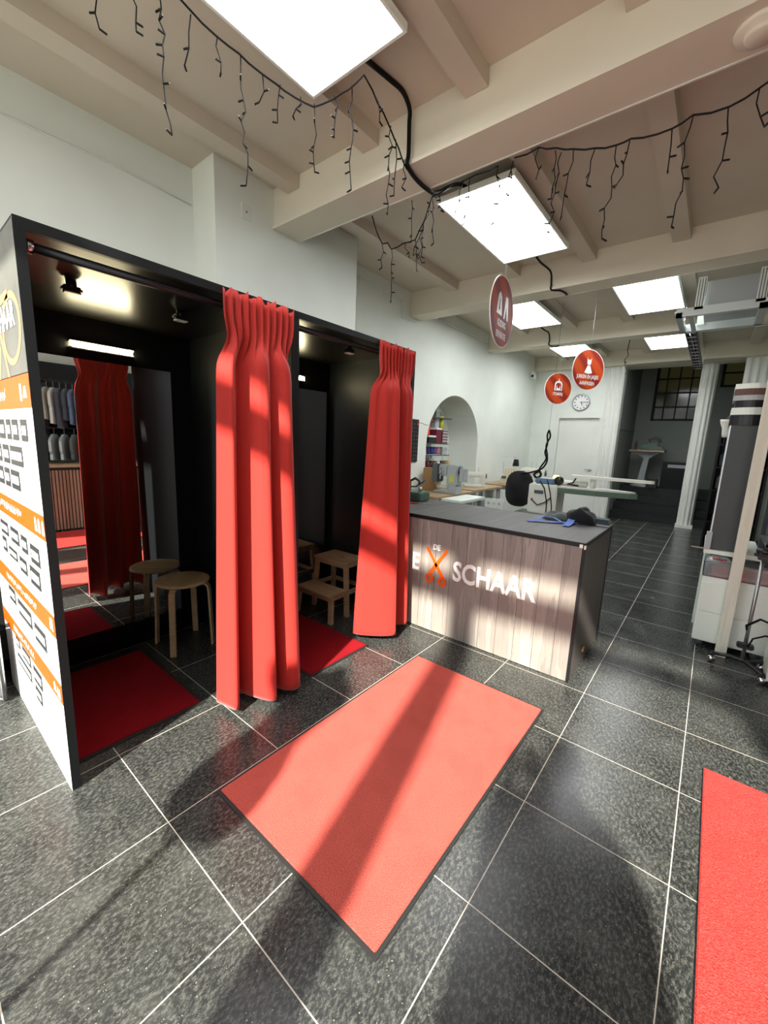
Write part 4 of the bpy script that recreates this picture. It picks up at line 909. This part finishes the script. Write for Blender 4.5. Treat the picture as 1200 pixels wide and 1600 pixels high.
dc = root('dark_cabinet', 'black cabinet with a pale label strip in the back room beside the column', 'cabinet', (.52, 10.05, .66))
MB().box(0, 0, 0, .50, .4, .58, 'black').build('body', dc); MB().box(.10, -.004, .46, .46, 0, .53, 'mgrey').build('label_strip', dc)
crate('storage_box', 'low black crate on the floor between the pedestal table and the cabinet', 'box', .40, 9.75, .66, .20, .2, .2, 'blackplastic')

# ============================================================ RIGHT SIDE OF THE SHOP
simple('timber_post', 'white washed square timber post rising in front of the white drawer unit', 'post', MB().box(-.032, -.03, 0, .032, .03, CEIL-.09, 'post', bev=.003), loc=(1.648, 2.705, 0))
dw = root('drawer_unit', 'white two drawer unit on castors behind the timber post', 'drawer unit', (1.470, 2.765, 0))
MB().box(0, 0, .055, .43, .45, .56, 'whitep', bev=.004).build('body', dw)
for i, z in enumerate((.062, .295)):
    dr = MB().box(.004, -.012, z, .426, 0, z+.220, 'whitep', bev=.003).build('drawer', dw)
for (x, y) in ((.04, .04), (.37, .04), (.04, .41), (.37, .41)): MB().cyl(0, 0, -.012, .012, .03, 'mdark', 12, T=TR(x, y, .031, rx=PI/2)).box(x-.01, y-.01, .04, x+.01, y+.01, .056, 'steel').build('caster', dw)
pbx = root('plastic_tray', 'clear plastic tray full of bags standing on the white drawer unit', 'tray', (1.465, 2.765, .561))
b = MB(); W, D_, H_ = .40, .36, .115; t = .004
b.box(0, 0, 0, W, D_, t, 'clearbox').box(0, 0, 0, W, t, H_, 'clearbox').box(0, D_-t, 0, W, D_, H_, 'clearbox').box(0, 0, 0, t, D_, H_, 'clearbox').box(W-t, 0, 0, W, D_, H_, 'clearbox').box(-.006, -.006, H_-.006, W+.006, .006, H_, 'clearbox'); b.build('tray', pbx)
simple('paper_sheets', 'cream paper patterns stacked inside the clear plastic tray', 'paper', MB().box(0, 0, 0, .34, .3, .02, 'whitecloth').box(.02, .01, .02, .33, .29, .08, 'sandcloth'), loc=(1.50, 2.79, .567))
lump('plastic_bag', 'crumpled clear bag with red buttons sticking out of the plastic tray', 'bag', 1.55, 2.86, .650, .075, .07, .05, 'plasticbag', 9)
simple('red_button_card', 'small red button cluster inside the crumpled clear bag', 'buttons', (lambda b: [b.cyl(.02*i-.02, .012*(i % 2), 0, .008, .011, 'red', 12) for i in range(4)] and b)(MB()), loc=(1.54, 2.79, .690))
wt = root('work_table', 'white topped work table with the tall dark board standing on it', 'table', (1.448, 2.83, 0))
MB().box(0, 0, .720, .33, .7, .748, 'whitep').build('tabletop', wt)
for (x, y) in ((.30, .65), (.30, .48), (.03, .65), (.03, .48)): MB().box(x-.02, y-.02, 0, x+.02, y+.02, .720, 'whitep').build('leg', wt)
MB().box(.0, .02, .748, .035, .06, .88, 'mgrey').build('edge_stop', wt)
simple('ruler', 'short wooden ruler sticking out beneath the work table edge', 'ruler', MB().box(0, 0, 0, .10, .02, .004, 'worktop'), loc=(1.37, 2.84, .749))
simple('tall_board', 'tall dark grey board cabinet standing on the white work table', 'cabinet', MB().box(0, 0, 0, .17, .30, .92, 'darkslab', bev=.003).box(-.008, .0, 0, 0, .30, .92, 'steel'), loc=(1.475, 2.87, .749))
zb = 1.670
hb = [(.075, 'blackplastic', 'blackplastic', 'black box resting on the tall dark board, lowest of the stack'), (.05, 'whitep', None, 'white band shaped box in the middle of the stack on the tall board'), (.05, 'blackplastic', None, 'thin black box above the white band in the stack'), (.035, 'mgrey', None, 'grey flat box in the stack on the tall board'), (.045, 'brown', None, 'brown flat box just under the top one in the stack'), (.035, 'whitep', 'whitep', 'pinkish white lid box on top of the stack on the tall board')]
for h_, m_, l_, lb in hb:
    w = .20 if m_ != 'blackplastic' or h_ > .06 else .17
    o = root('flat_box', lb, 'box', (1.56, 3.03, zb)); b = MB(); k = 20
    pts = [(-w/2, -.14)]+[(-w/2+w*j/8, -.14-.03*math.sin(PI*j/8)) for j in range(1, 8)]+[(w/2, -.14), (w/2, .12), (-w/2, .12)]
    b.prism(pts, 0, h_, m_); b.build('body', o); zb += h_
fan = root('desk_lamp_shade', 'small white fan shaped lamp head left of the boxes on the tall board', 'lamp', (1.455, 3.1, 1.64))
MB().lathe([(.02, -.05), (.025, -.03), (.03, .02), (.045, .06), (.05, .085), (.001, .087)], 'mwhite', 18).build('shade', fan); MB().tube([(0, 0, -.05), (0, .02, -.12), (.02, .05, -.22), (.01, .05, -.891)], .008, 'wire', 6).build('stem', fan)
# black rolling stand (garment rack foot) in front
rs = root('rolling_stand', 'black rolling stand with grey pole and castors at the right edge', 'stand', (1.725, 2.50, 0))
MB().tube([(-.13, .04, .07), (-.03, .06, .075), (.05, .02, .075), (.13, -.10, .07)], .014, 'blackmetal', 8).tube([(.05, .03, .075), (.14, .12, .07)], .014, 'blackmetal', 8).build('base', rs)
MB().tube([(.03, .03, .075), (.03, .03, .85)], .011, 'steel', 12).build('pole', rs)
MB().box(-.015, .0, .17, .075, .06, .20, 'blackplastic', bev=.006).tube([(.04, .0, .19), (.06, .02, .25), (.12, .05, .28), (.2, .08, .27)], .006, 'wire', 6).build('clamp', rs)
for (x, y) in ((-.13, .04), (.13, -.10), (.14, .12)): MB().cyl(0, 0, -.01, .01, .024, 'chrome', 14, T=TR(x, y, .026, rx=PI/2)).box(x-.012, y-.008, .04, x+.012, y+.008, .07, 'blackplastic').build('caster', rs)
MB().box(-.02, -.06, .80, .12, .05, .85, 'blackplastic', bev=.02).cyl(.03, .0, .84, .87, .045, 'blackplastic', 16).build('head', rs)
su = root('steam_unit', 'white steam generator standing on the floor at the right edge', 'appliance', (2.0, 2.52, 0))
MB().box(-.13, -.15, .02, .20, .15, .30, 'mwhite', bev=.02).build('body', su); MB().tube([(-.05, -.05, .30), (-.1, -.05, .38), (-.2, -.02, .4), (-.26, .0, .33), (-.24, .02, .26)], .008, 'wire', 6).build('hose', su)
# shelf rack behind the post with bagged clothes
sr = root('storage_rack', 'metal storage rack with bagged clothes at the right edge behind the post', 'shelf', (1.80, 3.0, 0))
for (x, y) in ((0, 0), (0, .5), (1.2, 0), (1.2, .5)): MB().box(x, y, 0, x+.03, y+.03, 2.0, 'mdark').build('upright', sr)
for z in (.35, .80, 1.12, 1.5, 1.9): MB().box(0, 0, z, 1.23, .53, z+.02, 'mdark').build('shelf_board', sr)
lump('plastic_bag', 'clear plastic bag of clothes on the rack shelf right of the post', 'bag', 1.93, 3.12, .82, .12, .12, .13, 'plasticbag', 21)
lump('plastic_bag', 'grey clear bag above the lower one on the rack right of the post', 'bag', 1.95, 3.14, .95, .11, .10, .12, 'greycloth', 22)
tag(MB().box(-.10, -.12, 0, .14, .12, .26, 'bluecloth', bev=.03).build('blue_garment', loc=(1.97, 3.16, 1.141)), 'folded dark blue garments on the rack shelf right of the post', 'garment')
tag(MB().box(-.10, -.12, 0, .14, .12, .10, 'brown', bev=.03).build('brown_garment', loc=(1.97, 3.16, 1.521)), 'dark red brown garment on the rack above the blue ones', 'garment')
lump('black_bag', 'black bag with cables on the low rack shelf at the right edge', 'bag', 1.95, 3.1, .371, .13, .11, .22, 'blackcloth', 23)
# dark shelf beyond the column
ds = root('dark_shelf', 'dark sloping shelf unit with folded fabrics beyond the white column', 'shelf', (1.42, 7.1, 0))
MB().box(0, 0, 0, .03, 1.1, 2.0, 'black').box(.6, 0, 0, .63, 1.1, 2.0, 'black').box(0, 1.08, 0, .63, 1.1, 2.0, 'black').build('frame', ds)
for z in (.4, .9, 1.25, 1.6, 1.98): MB().box(.03, 0, z, .6, 1.08, z+.02, 'black').build('shelf_board', ds)
fabn = [('greycloth', 'grey'), ('brown', 'brown'), ('jeans', 'blue grey'), ('sandcloth', 'sand'), ('blackcloth', 'black')]
for j, (z, wh) in enumerate(((.92, 'second'), (1.27, 'third'), (1.62, 'upper'))):
    for i in range(3):
        m_, nm = fabn[(i+j*2) % 5]
        tag(MB().box(-.08, 0, 0, .08, .4, .20, m_, bev=.02).build('fabric_stack', loc=(1.56+.18*i, 7.15, z+.001)), '%s folded fabric pile on the %s shelf of the dark unit' % (nm, wh), 'fabric', 'fabrics on the dark shelf')
lump('shop_clutter', 'dark pile of cloths on top of the dark shelf unit', 'cloth', 1.73, 7.5, 2.001, .25, .4, .14, 'blackcloth', 31)
# left edge, in front of the booth
lc = root('low_cabinet', 'dark grey low cabinet against the left wall beside the printed booth panel', 'cabinet', (-1.872, -1.3, 0))
MB().box(0, 0, .08, .18, 1.0, 1.15, 'print_grey').box(0, .02, 0, .15, .98, .08, 'black').build('body', lc); MB().box(.18, 0, .50, .183, 1.0, .508, 'black').build('door_gap', lc)
sb = root('sandwich_board', 'silver framed board leaning at the bottom left edge of the photo', 'board', (-1.352, -.752, 0), .12)
MB().tube([(0, 0, .012), (0, 0, .42), (-.05, -.02, .46), (-.4, -.16, .46)], .011, 'chrome', 10).tube([(0, 0, .012), (-.4, -.16, .012)], .011, 'chrome', 10).build('frame', sb); MB().prism([(-.39, .03), (-.012, .03), (-.012, .44), (-.39, .44)], -.004, .004, 'mdark', TR(0, 0, 0, rx=PI/2, rz=.38)).build('board', sb)

# ============================================================ WHAT THE BOOTH MIRRORS SHOW: the pick-up counter opposite
pk = root('pickup_counter', 'wood topped pick up counter clad with vertical slats, seen in the booth mirror', 'counter', (2.66, -1.0, 0))
MB().box(0, 0, .0, .03, 3.4, .86, 'blackedge').build('body', pk)
b = MB()
for i in range(84): b.box(-.016, .01+.04*i, .02, 0, .037+.04*i, .86, 'slatwood')
o = b.build('slats', pk); MB().box(-.03, -.02, .90, .55, 3.42, .94, 'worktop').build('worktop', pk); MB().box(-.01, 0, .86, .03, 3.4, .90, 'blackedge').build('apron', pk); MB().box(.5, 0, 0, .53, 3.4, .9, 'blackedge').build('rear_panel', pk)
rk = root('clothes_rack', 'black wall rack of hanging clothes above the pick up counter', 'clothes rack', (3.0, -1.0, 0))
b = MB()
for y in (0, 1.6, 3.3): b.box(.45, y, .95, .49, y+.04, 2.15, 'blackmetal').box(0, y, 2.09, .49, y+.02, 2.13, 'blackmetal').box(0, y, 1.44, .49, y+.02, 1.47, 'blackmetal')
b.build('frame', rk); MB().tube([(.02, 0, 2.09), (.02, 3.34, 2.09)], .014, 'blackmetal', 8).build('rail', rk); MB().tube([(.02, 0, 1.44), (.02, 3.34, 1.44)], .014, 'blackmetal', 8).build('rail', rk)
MB().box(.5, -.1, .95, .53, 3.5, 2.4, 'black').build('back_board', rk)
def garment(x, y, ztop, ln, m, label, grp, wid=.42, tilt=0.0):
    o = root('hanging_garment', label, 'garment', (x, y, ztop), tilt, group=grp); w = wid/2
    rows = []
    for sgn in (-1,):
        pass
    b = MB(); prof = [(.06, -.06), (w*.85, -.12), (w, -.16), (w*.98, -.3), (w*.86, -.34), (w*.88, -ln), (0, -ln-.01)]
    outline = [(p[0], p[1]) for p in prof] + [(-p[0], p[1]) for p in reversed(prof)]
    b.prism(outline, -.016, .016, m, TR(0, 0, 0, rx=PI/2)); b.build('cloth', o)
    MB().tube([(0, 0, .0), (.015, 0, .02), (.0, 0, .035), (-.015, 0, .02)], .003, 'steel', 5).tube([(0, 0, 0), (0, 0, -.05), (w*.8, 0, -.12)], .003, 'steel', 5).tube([(0, 0, -.05), (-w*.8, 0, -.12)], .003, 'steel', 5).build('hanger', o); return o
gm_ = [('sandcloth', 'sand'), ('blackcloth', 'black'), ('greycloth', 'grey'), ('sandcloth', 'sand'), ('whitecloth', 'white'), ('jeans', 'denim'), ('jeans', 'denim'), ('bluecloth', 'blue'), ('bluecloth', 'blue'), ('jeans', 'denim'), ('bluecloth', 'blue'), ('blackcloth', 'black'), ('greycloth', 'grey'), ('blackcloth', 'black')]
for i, (m_, nm) in enumerate(gm_):
    pv = gm_[i-1][1] if i else 'rack frame'; nx_ = gm_[i+1][1] if i < len(gm_)-1 else 'rack end'
    garment(3.02, .34+.075*i, 2.06, .50+.06*((i*7) % 3), m_, '%s garment on the upper rail in the mirror between %s and %s' % (nm, pv, nx_), 'garments on the upper rail', tilt=.5)
for i, m_ in enumerate(['sandcloth', 'blackcloth', 'plasticbag', 'plasticbag', 'greycloth', 'blackcloth', 'jeans', 'blackcloth']):
    garment(3.02, .36+.12*i, 1.41, .42, m_, 'short garment in a clear cover on the lower rail of the mirrored rack', 'covered garments on the lower rail', tilt=.5)

# ============================================================ IN THE SHOP WINDOW BEHIND THE CAMERA: unseen dress form added to cast a floor shadow
dm = root('shadow_dress_form', 'unseen black dress form added behind the camera to shade the floor by the booth', 'dress form', (.33, -1.45, 0))
MB().lathe([(.10, .78), (.16, .82), (.185, .92), (.17, 1.05), (.125, 1.18), (.15, 1.32), (.18, 1.44), (.17, 1.52), (.07, 1.58), (.045, 1.66), (.001, 1.67)], 'blackcloth', 28, sx=1.05, sy=.75).build('torso', dm)
MB().cyl(0, 0, .03, .80, .015, 'steel', 12).build('pole', dm)
for i in range(3):
    a = 2*PI*i/3; MB().tube([(0, 0, .12), (.2*math.cos(a), .2*math.sin(a), .012)], .012, 'steel', 8).build('leg', dm)

# the person taking the photograph: stands behind the phone, seen only as a shadow on the floor
pe = root('person', 'person in dark clothes standing at the shop front holding up a phone', 'person', (1.64, -1.32, 0))
def skinmesh(name, verts, edges, radii, m, parent, sub=2, rootv=0):
    me = bpy.data.meshes.new(name); me.from_pydata(verts, edges, []); me.materials.append(M[m]); o = bpy.data.objects.new(name, me); C.objects.link(o); o.parent = parent
    q = o.modifiers.new('skin', 'SKIN'); q.use_smooth_shade = True
    for i, r_ in enumerate(radii): me.skin_vertices[0].data[i].radius = r_ if isinstance(r_, tuple) else (r_, r_)
    me.skin_vertices[0].data[rootv].use_root = True
    s_ = o.modifiers.new('sub', 'SUBSURF'); s_.levels = sub; s_.render_levels = sub; return o
V = [(0,0,.95),(0,0,1.10),(0,0,1.28),(0,0,1.40),(0,.01,1.50),(0,.02,1.58),(0,.02,1.68),
     (.17,0,1.38),(.24,.02,1.16),(.02,.12,1.20),(-.16,.22,1.40),
     (-.17,0,1.38),(-.24,.02,1.16),(-.30,.10,1.22),(-.26,.22,1.40),
     (.09,0,.86),(.10,.01,.50),(.10,-.01,.09),(.10,.13,.04),(-.09,0,.86),(-.10,.01,.50),(-.10,-.01,.09),(-.10,.13,.04)]
E_ = [(0,1),(1,2),(2,3),(3,4),(4,5),(5,6),(3,7),(7,8),(8,9),(9,10),(3,11),(11,12),(12,13),(13,14),(0,15),(15,16),(16,17),(17,18),(0,19),(19,20),(20,21),(21,22)]
RR = [(.15,.11),(.135,.10),(.155,.11),(.13,.09),.055,(.075,.09),(.07,.085),.065,.048,.036,.022,.065,.048,.036,.022,.085,.06,.042,.035,.085,.06,.042,.035]
body = skinmesh('body', V, E_, RR, 'skin', pe)
SV = [(v[0], v[1], v[2]) for v in V]; 
skinmesh('clothing', [SV[i] for i in (0,1,2,3,7,8,9,11,12,13,15,16,17,19,20,21)], [(0,1),(1,2),(2,3),(3,4),(4,5),(5,6),(3,7),(7,8),(8,9),(0,10),(10,11),(11,12),(0,13),(13,14),(14,15)],
  [(.165,.125),(.15,.115),(.17,.125),(.145,.10),.08,.06,.045,.08,.06,.045,.10,.072,.055,.10,.072,.055], 'blackcloth', pe)
MB().lathe([(.30, .55), (.31, .70), (.30, .95), (.285, 1.15), (.28, 1.32), (.21, 1.44), (.07, 1.52)], 'blackcloth', 28, sx=1.0, sy=.52).build('coat', pe)
MB().lathe([(.075, -.02), (.092, .03), (.088, .08), (.06, .115), (.001, .125)], 'brown', 20, T=TR(0, .01, 1.63), sx=.9, sy=1.08).build('hair', pe)
for sx in (-1, 1):
    px, pz = (-.165, 1.40) if sx > 0 else (-.265, 1.40)
    for i in range(4):
        z = 1.375+.018*i; MB().tube([(px+.005*sx, .20, z), (px+.022*sx, .222, z+.004), (px+.02*sx, .240, z+.004), (px+.0*sx, .250, z+.002)], [.008, .008, .0075, .006], 'skin', 7).build('finger', pe)
tag(MB().box(-.04, -.004, -.08, .04, .004, .08, 'blackplastic', bev=.003).build('phone', loc=(1.43, -1.065, 1.40)), 'black phone held up by the person at the shop front', 'phone')
